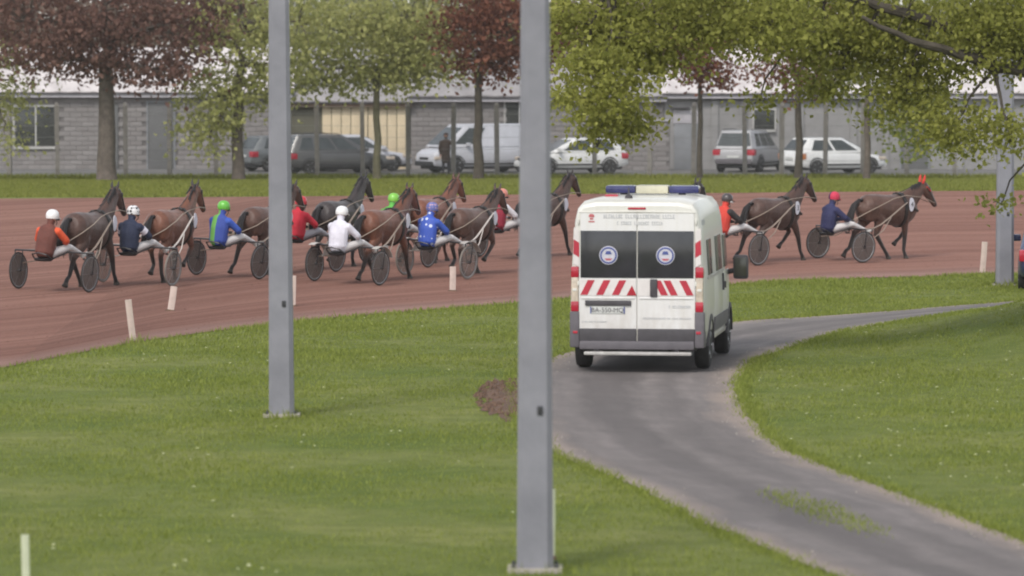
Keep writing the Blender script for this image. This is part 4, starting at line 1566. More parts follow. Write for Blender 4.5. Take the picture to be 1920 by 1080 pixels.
def horse_shape(gait, head_up=0.0):
    """trunk, neck, head, ears and four jointed legs grown into one skin"""
    mb = MB()
    TR = [(-.82, 1.27, .11, .14), (-.76, 1.23, .22, .25), (-.60, 1.23, .31, .325), (-.35, 1.235, .325, .33), (-.08, 1.195, .325, .345), (.20, 1.165, .33, .37), (.45, 1.155, .305, .395), (.64, 1.18, .26, .365), (.80, 1.18, .20, .275), (.91, 1.19, .12, .17)]
    mb.tube([(0, y, z) for y, z, a, b in TR], [(a, b) for y, z, a, b in TR], 18)
    # withers and loin
    mb.tube([(0, .02, 1.46), (0, .30, 1.49), (0, .52, 1.50), (0, .70, 1.46)], [(.06, .05), (.06, .06), (.065, .08), (.06, .10)], 10)
    # buttock swell
    for s in (-1, 1):
        mb.tube([(s * .14, -.46, 1.34), (s * .15, -.58, 1.16), (s * .14, -.55, .98)], [(.14, .20), (.155, .22), (.115, .17)], 12)
        mb.tube([(s * .13, .55, 1.32), (s * .155, .62, 1.14), (s * .15, .55, .98)], [(.11, .17), (.125, .18), (.10, .14)], 12)
    u = head_up
    NK = [(.60, 1.28, .17, .32), (.76, 1.44 + u * .2, .145, .275), (.92, 1.62 + u * .5, .12, .215), (1.05, 1.78 + u * .8, .10, .165), (1.14, 1.90 + u, .09, .125)]
    mb.tube([(0, y, z) for y, z, a, b in NK], [(a, b) for y, z, a, b in NK], 14)
    HD = [(1.12, 1.93, .080, .095), (1.22, 1.90, .105, .13), (1.31, 1.81, .10, .135), (1.40, 1.70, .080, .112), (1.50, 1.575, .064, .085), (1.57, 1.48, .064, .075), (1.60, 1.44, .052, .058)]
    mb.tube([(0, y, z + u) for y, z, a, b in HD], [(a, b) for y, z, a, b in HD], 14)
    mb.tube([(0, 1.24, 1.76 + u), (0, 1.36, 1.64 + u)], [(.045, .07), (.04, .05)], 10)   # jaw
    mb.tube([(0, 1.50, 1.50 + u), (0, 1.57, 1.42 + u)], [(.038, .035), (.032, .03)], 8)  # lower lip
    for s in (-1, 1):
        mb.tube([(s * .05, 1.14, 1.97 + u), (s * .068, 1.15, 2.04 + u), (s * .078, 1.17, 2.12 + u), (s * .075, 1.18, 2.16 + u)], [(.034, .026), (.042, .024), (.032, .02), (.014, .014)], 8)
    for s, fl, hl in ((1, gait[0], gait[2]), (-1, gait[1], gait[3])):
        f = FRONT[fl]
        mb.tube([(s * x, y, z) for x, (y, z) in zip((.15, .145, .135, .13, .13, .13), f)], [(.115, .155), (.078, .10), (.060, .064), (.041, .045), (.045, .047), (.05, .055)], 10)
        mb.tube([(s * .137, *[(f[1][k] * .2 + f[2][k] * .8) for k in (0, 1)]), (s * .134, *[(f[2][k] * .85 + f[3][k] * .15) for k in (0, 1)])], [.056, .05], 8)
        h = HIND[hl]
        mb.tube([(s * x, y, z) for x, (y, z) in zip((.15, .165, .14, .135, .135, .135), h)], [(.15, .24), (.125, .16), (.060, .072), (.043, .048), (.046, .050), (.052, .056)], 10)
        mb.tube([(s * .14, h[2][0] - .02, h[2][1] + .04), (s * .14, h[2][0] * .8 + h[3][0] * .2, h[2][1] * .8 + h[3][1] * .2)], [.052, .044], 8)
    return remesh(mb, .021, 5)


def place(o, x, y, phi, off=(0, 0, 0), scale=1.0):
    """stand a thing on the sloping track, heading phi degrees to the right of straight away"""
    f = Vector((math.sin(R(phi)), math.cos(R(phi)), 0))
    e = .4
    gxx = (hz(x + e, y) - hz(x - e, y)) / (2 * e)
    gyy = (hz(x, y + e) - hz(x, y - e)) / (2 * e)
    n = Vector((-gxx, -gyy, 1)).normalized()
    r = f.cross(n).normalized()
    f = n.cross(r).normalized()
    z = hz(x, y) + .016
    M = Matrix(((r.x, f.x, n.x, x), (r.y, f.y, n.y, y), (r.z, f.z, n.z, z), (0, 0, 0, 1)))
    o.matrix_world = M @ Matrix.Translation(off) @ Matrix.Scale(scale, 4)
    return o


HORSE_OFF = 1.32        # the horse stands this far ahead of the axle
SHAPES = {}


def band(y0, z0, y1, z1, a, b, cy, cz, n=28):
    """flat strap round an ellipse (half widths a across, b up) between two planes"""
    vs, fs = [], []
    for k in range(n):
        t = 2 * math.pi * k / n
        for (yy, zz) in ((y0, z0), (y1, z1)):
            for q in (1.0, 1.045):
                vs.append((a * q * math.cos(t), cy + yy, cz + zz + b * q * math.sin(t)))
    for k in range(n):
        i, j = k * 4, ((k + 1) % n) * 4
        fs += [(i + 1, j + 1, j + 3, i + 3), (i, i + 2, j + 2, j), (i, j, j + 1, i + 1), (i + 2, i + 3, j + 3, j + 2)]
    return MB().add(vs, fs)


def horse(idx, x, y, phi, gait, coat, hair, label, head_up=0.0, hood=False, number=None, scale=1.0, hitched=True):
    key = (gait, head_up)
    if key not in SHAPES:
        SHAPES[key] = horse_shape(GAITS[gait], head_up)
    me = SHAPES[key].copy()
    me.materials.append(MATS[coat])
    o = link('horse', me)
    tag(o, label, 'horse', 'trotting horses in the race')
    g = GAITS[gait]
    u = head_up
    rnd = random.Random(idx * 7 + 1)
    # hooves
    for s, fl, hl in ((1, g[0], g[2]), (-1, g[1], g[3])):
        for tb, k, xx in ((FRONT[fl], 0, .13), (HIND[hl], 1, .135)):
            (y0, z0), (y1, z1) = tb[-2], tb[-1]
            d = Vector((0, y1 - y0, z1 - z0)).normalized()
            p = Vector((s * xx, y1, z1))
            MB().tube([p - d * .035, p + d * .02, p + d * .045], [.046, .062, .066], 10, cap=False).build('hoof', MATS['hoof'], o)
    # mane: ragged locks lying along the crest
    mn = MB()
    crest = [(.66, 1.52), (.74, 1.64 + u * .2), (.84, 1.76 + u * .45), (.95, 1.87 + u * .7), (1.05, 1.955 + u * .9), (1.12, 2.00 + u)]
    for k in range(26):
        t = k / 25 * (len(crest) - 1.001)
        i = int(t)
        yy = crest[i][0] + (crest[i + 1][0] - crest[i][0]) * (t - i)
        zz = crest[i][1] + (crest[i + 1][1] - crest[i][1]) * (t - i)
        s = rnd.choice((-1, 1, 1))
        mn.tube([(0, yy + .01, zz - .03), (s * .035, yy - .03, zz + rnd.uniform(.0, .03)), (s * rnd.uniform(.07, .10), yy - rnd.uniform(.08, .16), zz - rnd.uniform(.06, .14))], [.026, .024, .006], 5)
    mn.tube([(.0, 1.17, 2.02 + u), (.01, 1.25, 2.0 + u), (.015, 1.31, 1.92 + u)], [.03, .024, .008], 6)
    tag(mn.build('mane', MATS[hair], o), kind='stuff')
    # tail: dock and streaming hair
    tl = MB()
    tl.tube([(0, -.74, 1.42), (0, -.86, 1.42), (0, -.95, 1.34)], [.04, .04, .035], 8)
    for k in range(16):
        a, b = rnd.uniform(-.05, .05), rnd.uniform(-.05, .05)
        L = rnd.uniform(.75, 1.0)
        tl.tube([(a * .5, -.88, 1.40 + b * .4), (a * 1.2, -1.02, 1.27 + b), (a * 1.7, -1.12 - b, 1.27 - .30 * L), (a * 2.0, -1.14 + b, 1.27 - .62 * L)], [.026, .034, .028, .005], 5)
    tag(tl.build('tail', MATS[hair], o), kind='stuff')
    # bridle
    br = MB()
    br.torus(.075, .010, 'y', (0, 1.47, 1.60 + u), 16, 5)
    for s in (-1, 1):
        br.tube([(s * .085, 1.20, 1.97 + u), (s * .105, 1.29, 1.82 + u), (s * .078, 1.43, 1.66 + u), (s * .06, 1.545, 1.50 + u)], .009, 5)
        br.rbox((s * .10 - .008, 1.25, 1.83 + u), (s * .10 + .008, 1.33, 1.91 + u), .006)
    br.tube([(-.09, 1.20, 1.96 + u), (0, 1.25, 2.01 + u), (.09, 1.20, 1.96 + u)], .010, 5)
    tag(br.build('bridle', MATS['leather'], o), kind='stuff')
    # saddle, girth and breast strap
    sd = band(-.045, 0, .045, 0, .318, .405, .40, 1.165).build('girth', MATS['leather'], o)
    pad = MB()
    for s in (-1, 1):
        pad.rbox((min(s * .03, s * .13), .33, 1.515), (max(s * .03, s * .13), .48, 1.575), .025)
    tag(pad.build('saddle_pad', MATS['leather'], o), kind='stuff')
    for s in (-1, 1):
        MB().tube([(s * .315, .42, 1.25), (s * .285, .68, 1.20), (s * .20, .88, 1.14), (0, .985, 1.12)], [(.012, .03)] * 4, 6).build('breast_strap', MATS['leather'], o)
        # oval number cloth on the shoulder
        nb = MB()
        ring_ = [(.085 * math.cos(2 * math.pi * k / 18), .165 * math.sin(2 * math.pi * k / 18)) for k in range(18)]
        nb.add([(s * (.318 + .035 * (1 - abs(b) / .3)), .53 + a * .9, 1.31 + b) for a, b in ring_] + [(s * (.330 + .035 * (1 - abs(b) / .3)), .53 + a * .9, 1.31 + b) for a, b in ring_],
               [tuple(range(18)), tuple(range(35, 17, -1))] + [(i, (i + 1) % 18, 18 + (i + 1) % 18, 18 + i) for i in range(18)])
        cl = nb.build('number_cloth', MATS['cloth_white'], o)
        if number and s > 0:
            tm = text_mesh(number, .17)
            tm.materials.append(MATS['leather'])
            t = link('number', tm, cl)
            t.matrix_basis = Matrix.Translation((.3695, .53, 1.31)) @ Matrix.Rotation(R(90), 4, 'Z') @ Matrix.Rotation(R(90), 4, 'X')
    # check rein from the poll to the saddle, driving reins back to the hands
    MB().tube([(0, 1.18, 2.01 + u), (0, .80, 1.79 + u * .4), (0, .42, 1.58)], .008, 5).build('check_rein', MATS['leather'], o)
    if hitched:
        for s in (-1, 1):
            MB().tube([(s * .065, 1.53, 1.51 + u), (s * .17, 1.05, 1.56 + u * .5), (s * .22, .45, 1.52), (s * .30, .0, 1.46), (s * .36, -.40, 1.33), (s * .30, -.80, 1.16), (s * .125, (.235 - HORSE_OFF) / scale, .905 / scale)], .011, 5).build('rein', MATS['strap_tan'], o)
    if hood:
        for s in (-1, 1):
            MB().tube([(s * .05, 1.14, 1.99 + u), (s * .068, 1.15, 2.05 + u), (s * .08, 1.17, 2.13 + u), (s * .076, 1.18, 2.19 + u)], [(.036, .030), (.044, .03), (.034, .026), (.012, .012)], 8).build('ear_cover', MATS['hood_red'], o)
        MB().tube([(.09, 1.22, 1.90 + u), (0, 1.30, 1.965 + u), (-.09, 1.22, 1.90 + u)], .022, 6).build('brow_band', MATS['hood_red'], o)
        for s in (-1, 1):
            MB().tube([(s * .095, 1.24, 1.90 + u), (s * .10, 1.36, 1.80 + u)], .016, 6).build('cheek_band', MATS['hood_red'], o)
    place(o, x, y, phi, (0, HORSE_OFF, 0), scale)
    return o


# ---- sulky
mat('sulky_black', (.03, .028, .030), .4, .2, 9)
mat('shaft_white', (.52, .47, .43), .45, .1, 8)
mat('shaft_tan', (.26, .205, .165), .5, .15, 8)
mat('tyre_pale', (.20, .175, .15), .7, .15, 9)
mat('tyre_dark', (.035, .032, .030), .8, .2, 9)
mat('guard_pale', (.40, .37, .34), .6, .1, 6)
mat('seat_black', (.02, .02, .022), .6, .2, 9)


def film_mat(name, col, clear):
    m, nt, p = base(name)
    p.inputs['Base Color'].default_value = (*col, 1)
    p.inputs['Roughness'].default_value = .5
    tr = nn(nt, 'ShaderNodeBsdfTransparent')
    mx = nn(nt, 'ShaderNodeMixShader')
    mx.inputs[0].default_value = clear
    out = nt.nodes['Material Output']
    nt.links.new(p.outputs[0], mx.inputs[1])
    nt.links.new(tr.outputs[0], mx.inputs[2])
    nt.links.new(mx.outputs[0], out.inputs['Surface'])
    MATS[name] = m


film_mat('disc_grey', (.150, .122, .110), .40)
film_mat('disc_clear', (.22, .185, .16), .74)
AX, WR = .775, .355
SM = {}


def sulky_meshes():
    S = SM
    S['tyre'] = MB().torus(WR - .016, .016, 'x', (0, 0, 0), 40, 6).mesh('tyre', MATS['tyre_dark'])
    S['tyre_p'] = MB().torus(WR - .017, .017, 'x', (0, 0, 0), 40, 6).mesh('tyre', MATS['tyre_pale'])
    S['rim'] = MB().torus(WR - .042, .014, 'x', (0, 0, 0), 36, 6, flat=.7).mesh('rim', MATS['rim_grey'])
    S['disc'] = MB().lathe([(WR - .05, .004), (.05, .035), (.0, .037)], 32, 'x').mesh('disc', MATS['disc_grey'])
    S['disc_c'] = MB().lathe([(WR - .05, .004), (.05, .035), (.0, .037)], 32, 'x').mesh('disc', MATS['disc_clear'])
    S['hub'] = MB().lathe([(0, -.055), (.03, -.055), (.034, -.02), (.034, .02), (.03, .055), (0, .055)], 12, 'x').mesh('hub', MATS['sulky_black'])
    sp = MB().tube([(.02, 0, .03), (.004, 0, WR - .05)], .0035, 4)
    S['spoke'] = sp.mesh('spoke', MATS['rim_grey'])


sulky_meshes()


def sulky(x, y, phi, label, clear=False, white=False, guard=False):
    root = empty('sulky')
    tag(root, label, 'sulky', 'two wheeled racing sulkies')
    sh = MATS['shaft_white'] if white else MATS['shaft_tan']
    blk = MATS['sulky_black']
    for s in (-1, 1):
        w = link('wheel', SM['tyre_p' if (clear and s > 0) or white else 'tyre'], root)
        w.location = (s * AX, 0, WR)
        w.rotation_euler = (0, R(s * 2.5), 0)
        for k in ('rim', 'hub'):
            link(k, SM[k], w)
        for sd in (-1, 1):
            dsc = link('disc', SM['disc_c' if clear else 'disc'], w)
            if sd < 0:
                dsc.rotation_euler = (0, 0, math.pi)
        for k in range(12):
            spk = link('spoke', SM['spoke'], w)
            spk.rotation_euler = (2 * math.pi * k / 12, 0, 0 if k % 2 else math.pi)
        # fork round the wheel
        fk = MB()
        for dx in (-.085, .085):
            fk.tube([(s * AX + dx * .6, 0, WR), (s * AX + dx, .01, WR + .30), (s * AX + dx * .9, 0, .745)], .013, 6)
        fk.tube([(s * AX - .076, 0, .745), (s * AX + .076, 0, .745)], .016, 6)
        tag(fk.build('fork', blk, root), kind='stuff')
        # seat stay
        MB().tube([(s * .30, .0, .745), (s * .22, -.22, .68), (s * .13, -.40, .61)], .014, 6).build('seat_stay', blk, root)
        # shaft: forward past the stirrup, then up to the saddle
        MB().tube([(s * .70, 0, .745), (s * .62, .25, .74), (s * .52, .50, .74), (s * .46, .80, .82), (s * .41, 1.15, 1.00), (s * .36, 1.48, 1.18), (s * .32, 1.70, 1.29)], [.017, .018, .018, .019, .019, .018, .014], 8).build('shaft', sh, root)
        # brace from the wheel fork to the shaft
        MB().tube([(s * .70, .02, .50), (s * .64, .40, .52), (s * .54, .80, .70), (s * .43, 1.12, .97)], .012, 6).build('brace', sh, root)
        # stirrup
        stp = MB().tube([(s * .52, .48, .74), (s * .44, .54, .60), (s * .34, .54, .60), (s * .32, .54, .70)], .012, 6).build('stirrup', blk, root)
        MB().rbox((s * .39 - .05, .50, .575), (s * .39 + .05, .60, .595), .006).build('foot_rest', blk, stp)
        if guard:
            gd = MB()
            vs, fs = [], []
            for k in range(7):
                a = R(20 + 16 * k)
                for q in (.60, .74):
                    vs.append((s * (q + .07), .30 * math.cos(a) * 1.5, .42 + .36 * math.sin(a)))
                    vs.append((s * (q + .07), .30 * math.cos(a) * 1.5 + .006, .42 + .36 * math.sin(a) + .006))
            for k in range(6):
                i = k * 4
                fs += [(i, i + 2, i + 6, i + 4), (i + 1, i + 5, i + 7, i + 3), (i, i + 4, i + 5, i + 1), (i + 2, i + 3, i + 7, i + 6)]
            fs += [(0, 1, 3, 2), (24, 26, 27, 25)]
            gd.add(vs, fs).build('mudguard', MATS['guard_pale'], root)
            MB().prism([(.10, .50), (.44, .48), (.46, .78), (.30, .80)], s * .665, s * .672, 'x').build('leg_shield', MATS['guard_pale'], root)
    MB().tube([(-AX - .07, 0, .745), (-.3, -.02, .75), (0, -.03, .75), (.3, -.02, .75), (AX + .07, 0, .745)], .018, 8).build('crossbar', blk, root)
    st = MB().lathe([(0, 0), (.15, 0), (.185, .03), (.19, .055), (.16, .05), (0, .04)], 18).mesh('seat', MATS['seat_black'])
    so = link('seat', st, root)
    so.location = (0, -.42, .585)
    MB().tube([(-.19, -.44, .63), (-.15, -.60, .72), (0, -.64, .75), (.15, -.60, .72), (.19, -.44, .63)], .014, 6).build('backrest', blk, so).matrix_parent_inverse = Matrix.Translation((0, .42, -.585))
    place(root, x, y, phi)
    return root


# ---- driver
mat('trousers', (.52, .49, .48), .8, .1, 9, .2)
mat('trousers_grey', (.30, .29, .31), .8, .1, 9, .2)  # greyer cloth, worn by the driver in red
mat('skin', (.42, .24, .18), .6, .08, 12)
mat('boot', (.03, .026, .026), .5, .2, 9)
mat('boot_white', (.55, .54, .52), .6, .1, 9)
mat('glove', (.05, .045, .045), .7, .2, 9)
mat('goggle', (.03, .03, .035), .15, .2, 9)

# region, from, to, radius from, radius to
def driver_bones(lean):
    hp = Vector((0, -.40, .86))
    ch = Vector((.0 + lean[0] * .6, -.36 + lean[1] * .6, 1.14))
    sh = Vector((lean[0], -.33 + lean[1], 1.33))
    nk = sh + Vector((lean[0] * .2, .045, .075))
    hd = nk + Vector((lean[0] * .3, .055, .125))
    B = [('torso', hp, ch, (.195, .15), (.21, .155)), ('torso', ch, sh, (.21, .155), (.19, .12)), ('torso', sh, sh + Vector((0, .01, .04)), (.16, .085), (.10, .07)), ('skin', sh, nk, .058, .055), ('head', nk, hd, .07, .092), ('head', hd, hd + Vector((0, .025, .03)), .095, .092),
         ('skin', hd + Vector((0, .085, -.02)), hd + Vector((0, .112, -.045)), .018, .02), ('skin', nk + Vector((0, .05, .045)), nk + Vector((0, .085, .03)), .045, .035)]
    for s in (-1, 1):
        S = sh + Vector((s * .18, 0, -.04))
        E = Vector((s * .31 + lean[0] * .4, -.13 + lean[1] * .4, 1.09))
        H = Vector((s * .125, .155, 1.035))
        B += [('sleeve', S, E, .08, .068), ('sleeve', E, E.lerp(H, .82), .066, .046), ('cuff', E.lerp(H, .74), H, .044, .032)]
        P = Vector((s * .095, -.36, .85))
        K = Vector((s * .285, .08, .965))
        A = Vector((s * .36, .47, .80))
        B += [('leg', P, K, .098, .066), ('leg', K, A, .064, .042), ('boot', A.lerp(K, .12), A, .046, .044), ('boot', A + Vector((0, -.03, -.03)), A + Vector((s * .01, .155, .035)), .044, .034)]
    return B, hd, nk


DS = {}


def driver_shape(lean):
    if lean in DS:
        return DS[lean]
    B, hd, nk = driver_bones(lean)
    mb = MB()
    for reg, a, b, r0, r1 in B:
        mb.tube([a, a.lerp(b, .5), b], [r0, tuple((p + q) / 2 for p, q in zip(r0, r1)) if isinstance(r0, tuple) else (r0 + r1) / 2, r1], 12)
    me = remesh(mb, .017, 3)
    REG = ['torso', 'sleeve', 'cuff', 'leg', 'boot', 'skin', 'head']
    co = np.zeros(len(me.polygons) * 3, np.float32)
    me.polygons.foreach_get('center', co)
    co = co.reshape(-1, 3)
    best = np.full(len(co), 9.0)
    idx = np.zeros(len(co), np.int32)
    for reg, a, b, r0, r1 in B:
        a_, b_ = np.array(a), np.array(b)
        t = np.clip(((co - a_) @ (b_ - a_)) / max(1e-9, (b_ - a_) @ (b_ - a_)), 0, 1)
        dist = np.linalg.norm(co - (a_ + t[:, None] * (b_ - a_)), axis=1)
        m0 = max(r0) if isinstance(r0, tuple) else r0
        m1 = max(r1) if isinstance(r1, tuple) else r1
        dist = dist / (m0 + (m1 - m0) * t)
        k = dist < best
        best[k] = dist[k]
        idx[k] = REG.index(reg)
    me.polygons.foreach_set('material_index', idx)
    DS[lean] = (me, hd, nk, REG)
    return DS[lean]


def hand(parent, s, m):
    """a gloved fist closed round the rein: palm, four bent fingers of unequal length and a thumb"""
    mb = MB()
    x0, y0, z0 = s * .125, .165, 1.035
    mb.rbox((x0 - .038, y0 - .015, z0 - .018), (x0 + .038, y0 + .07, z0 + .012), .012)
    for k, L in enumerate((.9, 1.0, .95, .75)):
        x = x0 + (k - 1.5) * .019
        mb.tube([(x, y0 + .062, z0 + .002), (x, y0 + .062 + .034 * L, z0 - .008), (x, y0 + .066 + .026 * L, z0 - .036 * L), (x, y0 + .055, z0 - .042 * L)], [.0105, .010, .0095, .008], 6)
    mb.tube([(x0 - s * .034, y0 + .01, z0), (x0 - s * .052, y0 + .045, z0 - .004), (x0 - s * .030, y0 + .075, z0 - .016)], [.013, .0115, .009], 6)
    return tag(mb.build('hand', m, parent), kind='stuff')


def silks(name, col, **kw):
    return mat(name, col, .75, .16, 5, .8, **kw)


def striped(name, a, b, x0, x1):
    """colour b where x0 < x < x1 in the wearer's own frame"""
    m, nt, p = base(name)
    tc = nn(nt, 'ShaderNodeTexCoord')
    sx = nn(nt, 'ShaderNodeSeparateXYZ')
    nt.links.new(tc.outputs['Object'], sx.inputs[0])
    g = nn(nt, 'ShaderNodeMath', operation='GREATER_THAN')
    g.inputs[1].default_value = x0
    l = nn(nt, 'ShaderNodeMath', operation='LESS_THAN')
    l.inputs[1].default_value = x1
    mu = nn(nt, 'ShaderNodeMath', operation='MULTIPLY')
    nt.links.new(sx.outputs['X'], g.inputs[0])
    nt.links.new(sx.outputs['X'], l.inputs[0])
    nt.links.new(g.outputs[0], mu.inputs[0])
    nt.links.new(l.outputs[0], mu.inputs[1])
    nt.links.new(mixc(nt, mu.outputs[0], a, b), p.inputs['Base Color'])
    p.inputs['Roughness'].default_value = .75
    bumpn(nt, p, noise(nt, tc.outputs['Object'], 14, 3), .3, .02)
    MATS[name] = m


def dotted(name, a, b, scale, size):
    m, nt, p = base(name)
    tc = nn(nt, 'ShaderNodeTexCoord')
    v = nn(nt, 'ShaderNodeTexVoronoi')
    v.inputs['Scale'].default_value = scale
    v.inputs['Randomness'].default_value = .45
    nt.links.new(tc.outputs['Object'], v.inputs['Vector'])
    l = nn(nt, 'ShaderNodeMath', operation='LESS_THAN')
    l.inputs[1].default_value = size
    nt.links.new(v.outputs['Distance'], l.inputs[0])
    nt.links.new(mixc(nt, l.outputs[0], a, b), p.inputs['Base Color'])
    p.inputs['Roughness'].default_value = .6
    MATS[name] = m


silks('silk_brown', (.115, .036, .026))
silks('silk_orange', (.62, .085, .03))
silks('silk_navy', (.022, .024, .075))
silks('silk_dark_navy', (.016, .022, .05))
silks('silk_red', (.46, .018, .035))
silks('silk_crimson', (.24, .016, .035))
silks('silk_white', (.60, .58, .64))
silks('silk_pale', (.55, .52, .54))
silks('silk_flame', (.50, .045, .030))
silks('silk_black', (.025, .022, .022))
silks('silk_blue', (.035, .085, .38))
silks('silk_green', (.10, .36, .06))
striped('silk_blue_green', (.030, .060, .28), (.12, .33, .06), -.125, .005)
dotted('silk_stars', (.035, .085, .42), (.55, .60, .72), 8.5, .30)
dotted('cuff_dots', (.6, .6, .6), (.02, .02, .025), 22, .42)
dotted('cap_dots', (.65, .64, .64), (.02, .02, .025), 15, .40)
mat('cap_white', (.70, .69, .68), .35, .05, 6, coat=.3)
mat('cap_green', (.12, .42, .05), .4, .08, 6, coat=.3)
mat('cap_lime', (.19, .47, .06), .4, .08, 6, coat=.3)
mat('cap_red', (.50, .03, .04), .4, .08, 6, coat=.3)
dotted('cap_mauve', (.11, .13, .34), (.42, .27, .36), 16, .36)
mat('cap_orange', (.55, .20, .15), .4, .15, 9, coat=.3)
mat('cap_dark', (.05, .04, .04), .4, .15, 6, coat=.3)
striped('cap_quarters', (.022, .016, .06), (.48, .03, .07), .0, .3)


def driver(x, y, phi, label, torso, sleeve, cap, cuff=None, boot='boot_white', leg='trousers', lean=(0, 0), turn=0, white_goggles=False, bands=False):
    me0, hd, nk, REG = driver_shape(lean)
    me = me0.copy()
    for r in REG:
        me.materials.append(MATS[{'torso': torso, 'sleeve': sleeve, 'cuff': cuff or sleeve, 'leg': leg, 'boot': boot, 'skin': 'skin', 'head': 'skin'}[r]])
    o = link('person', me)
    tag(o, label, 'person', 'sulky drivers in the race')
    # helmet with a small peak, ear flaps and chin strap; goggles
    hp = MB().lathe([(.118, -.045), (.128, .0), (.126, .04), (.110, .085), (.078, .118), (.04, .133), (0, .137)], 20, at=(0, 0, 0))
    h = hp.build('helmet', MATS[cap], o)
    h.location = hd + Vector((0, .008, .022))
    h.rotation_euler = (R(-6), 0, R(turn))
    MB().add([(-.085, .095, -.01), (.085, .095, -.01), (.06, .175, -.03), (-.06, .175, -.03), (-.085, .095, -.022), (.085, .095, -.022), (.06, .175, -.04), (-.06, .175, -.04)],
             [(0, 1, 2, 3), (7, 6, 5, 4), (0, 4, 5, 1), (1, 5, 6, 2), (2, 6, 7, 3), (3, 7, 4, 0)]).build('peak', MATS[cap], h)
    for s in (-1, 1):
        MB().tube([(s * .108, .0, -.04), (s * .10, .04, -.11), (s * .03, .085, -.16)], .008, 5).build('chin_strap', MATS['boot'], h)
    gg = MB().tube([(-.10, .045, -.045), (-.06, .108, -.05), (0, .122, -.05), (.06, .108, -.05), (.10, .045, -.045)], [(.02, .026)] * 5, 8, ref=(0, 0, 1)).build('goggles', MATS['cap_white' if white_goggles else 'goggle'], h)
    # collar
    MB().torus(.072, .018, 'z', tuple(nk + Vector((0, -.01, -.045))), 18, 6).build('collar', MATS[torso if torso not in ('silk_stars',) else 'silk_blue'], o)
    for s in (-1, 1):
        if bands:
            bs = [q for q in driver_bones(lean)[0] if q[0] == 'sleeve'][0 if s < 0 else 2]
            MB().tube([bs[1].lerp(bs[2], .30), bs[1].lerp(bs[2], .62)], [.084, .080], 14, cap=False).build('arm_band', MATS['silk_white'], o)
        hand(o, s, MATS['glove'])
    place(o, x, y, phi, (0, 0, -.125))
    return o


RIGS = [
    # x, y, heading, gait, coat, hair, head, scale
    (-8.75, 86.84, 23), (-7.35, 89.25, 23), (-5.76, 92.22, 30), (-4.34, 95.20, 28), (-3.32, 91.48, 29), (-2.45, 97.41, 30),
    (-1.57, 94.05, 31), (-0.12, 100.56, 36), (2.69, 99.77, 37), (4.88, 100.89, 44), (7.40, 102.56, 53)]
HORSE_SCALE = [.94, .92, .90, .91, .93, .90, .90, .89, .88, .92, .95]
HORSES = [
    ('a', 'coat_dark_bay', 'hair_black', 'dark bay trotter pulling the driver in brown and orange, leftmost horse', 0, {}),
    ('c', 'coat_bay', 'hair_black', 'bay trotter pulling the driver with the spotted helmet', .03, {}),
    ('b', 'coat_brown', 'hair_black', 'brown trotter with its head behind the middle lamp post', 0, {}),
    ('d', 'coat_black', 'hair_black', 'almost black trotter with raised head right of the middle lamp post', .06, {}),
    ('a', 'coat_bright_bay', 'hair_black', 'reddish bay trotter pulling the driver in white', -.03, {}),
    ('b', 'coat_chestnut', 'hair_brown', 'chestnut trotter behind the driver in blue silks', .0, {}),
    ('c', 'coat_brown', 'hair_black', 'dark brown trotter pulling the driver in blue silks', -.06, {}),
    ('a', 'coat_dark_bay', 'hair_black', 'dark bay trotter between the wide lamp post and the ambulance', .05, {}),
    ('d', 'coat_black', 'hair_black', 'dark trotter with only its head showing above the ambulance roof', -.04, {'hitched': False}),
    ('f', 'coat_dark_bay', 'hair_black', 'dark bay trotter in second place just right of the ambulance', 0, {'number': '3'}),
    ('e', 'coat_brown', 'hair_black', 'leading dark brown trotter with red ear covers at the right', -.20, {'number': '4', 'hood': True})]
for i, ((x, y, phi), (gait, coat, hair, lab, up, kw)) in enumerate(zip(RIGS, HORSES)):
    horse(i, x, y, phi, gait, coat, hair, lab, up, scale=HORSE_SCALE[i], **kw)
SUL = [
    ('sulky carrying the driver in brown and orange at the left edge', dict(clear=False)),
    ('sulky with pale shafts carrying the driver with the spotted helmet', dict(clear=True, white=True)),
    ('sulky carrying the driver in blue with a green stripe', dict()),
    ('sulky carrying the driver in red beside the middle lamp post', dict()),
    ('sulky carrying the driver all in white', dict(guard=True)),
    ('sulky carrying the green helmeted driver hidden by the reddish bay', dict()),
    ('sulky with white shafts carrying the driver in blue silks', dict(clear=True, white=True, guard=True)),
    ('sulky carrying the driver in crimson with pale sleeves', dict()),
    None,
    ('sulky of the second placed horse, half hidden by the ambulance', dict()),
    ('sulky of the leading horse at the right', dict())]
for (x, y, phi), s in zip(RIGS, SUL):
    if s:
        sulky(x, y, phi, s[0], **s[1])
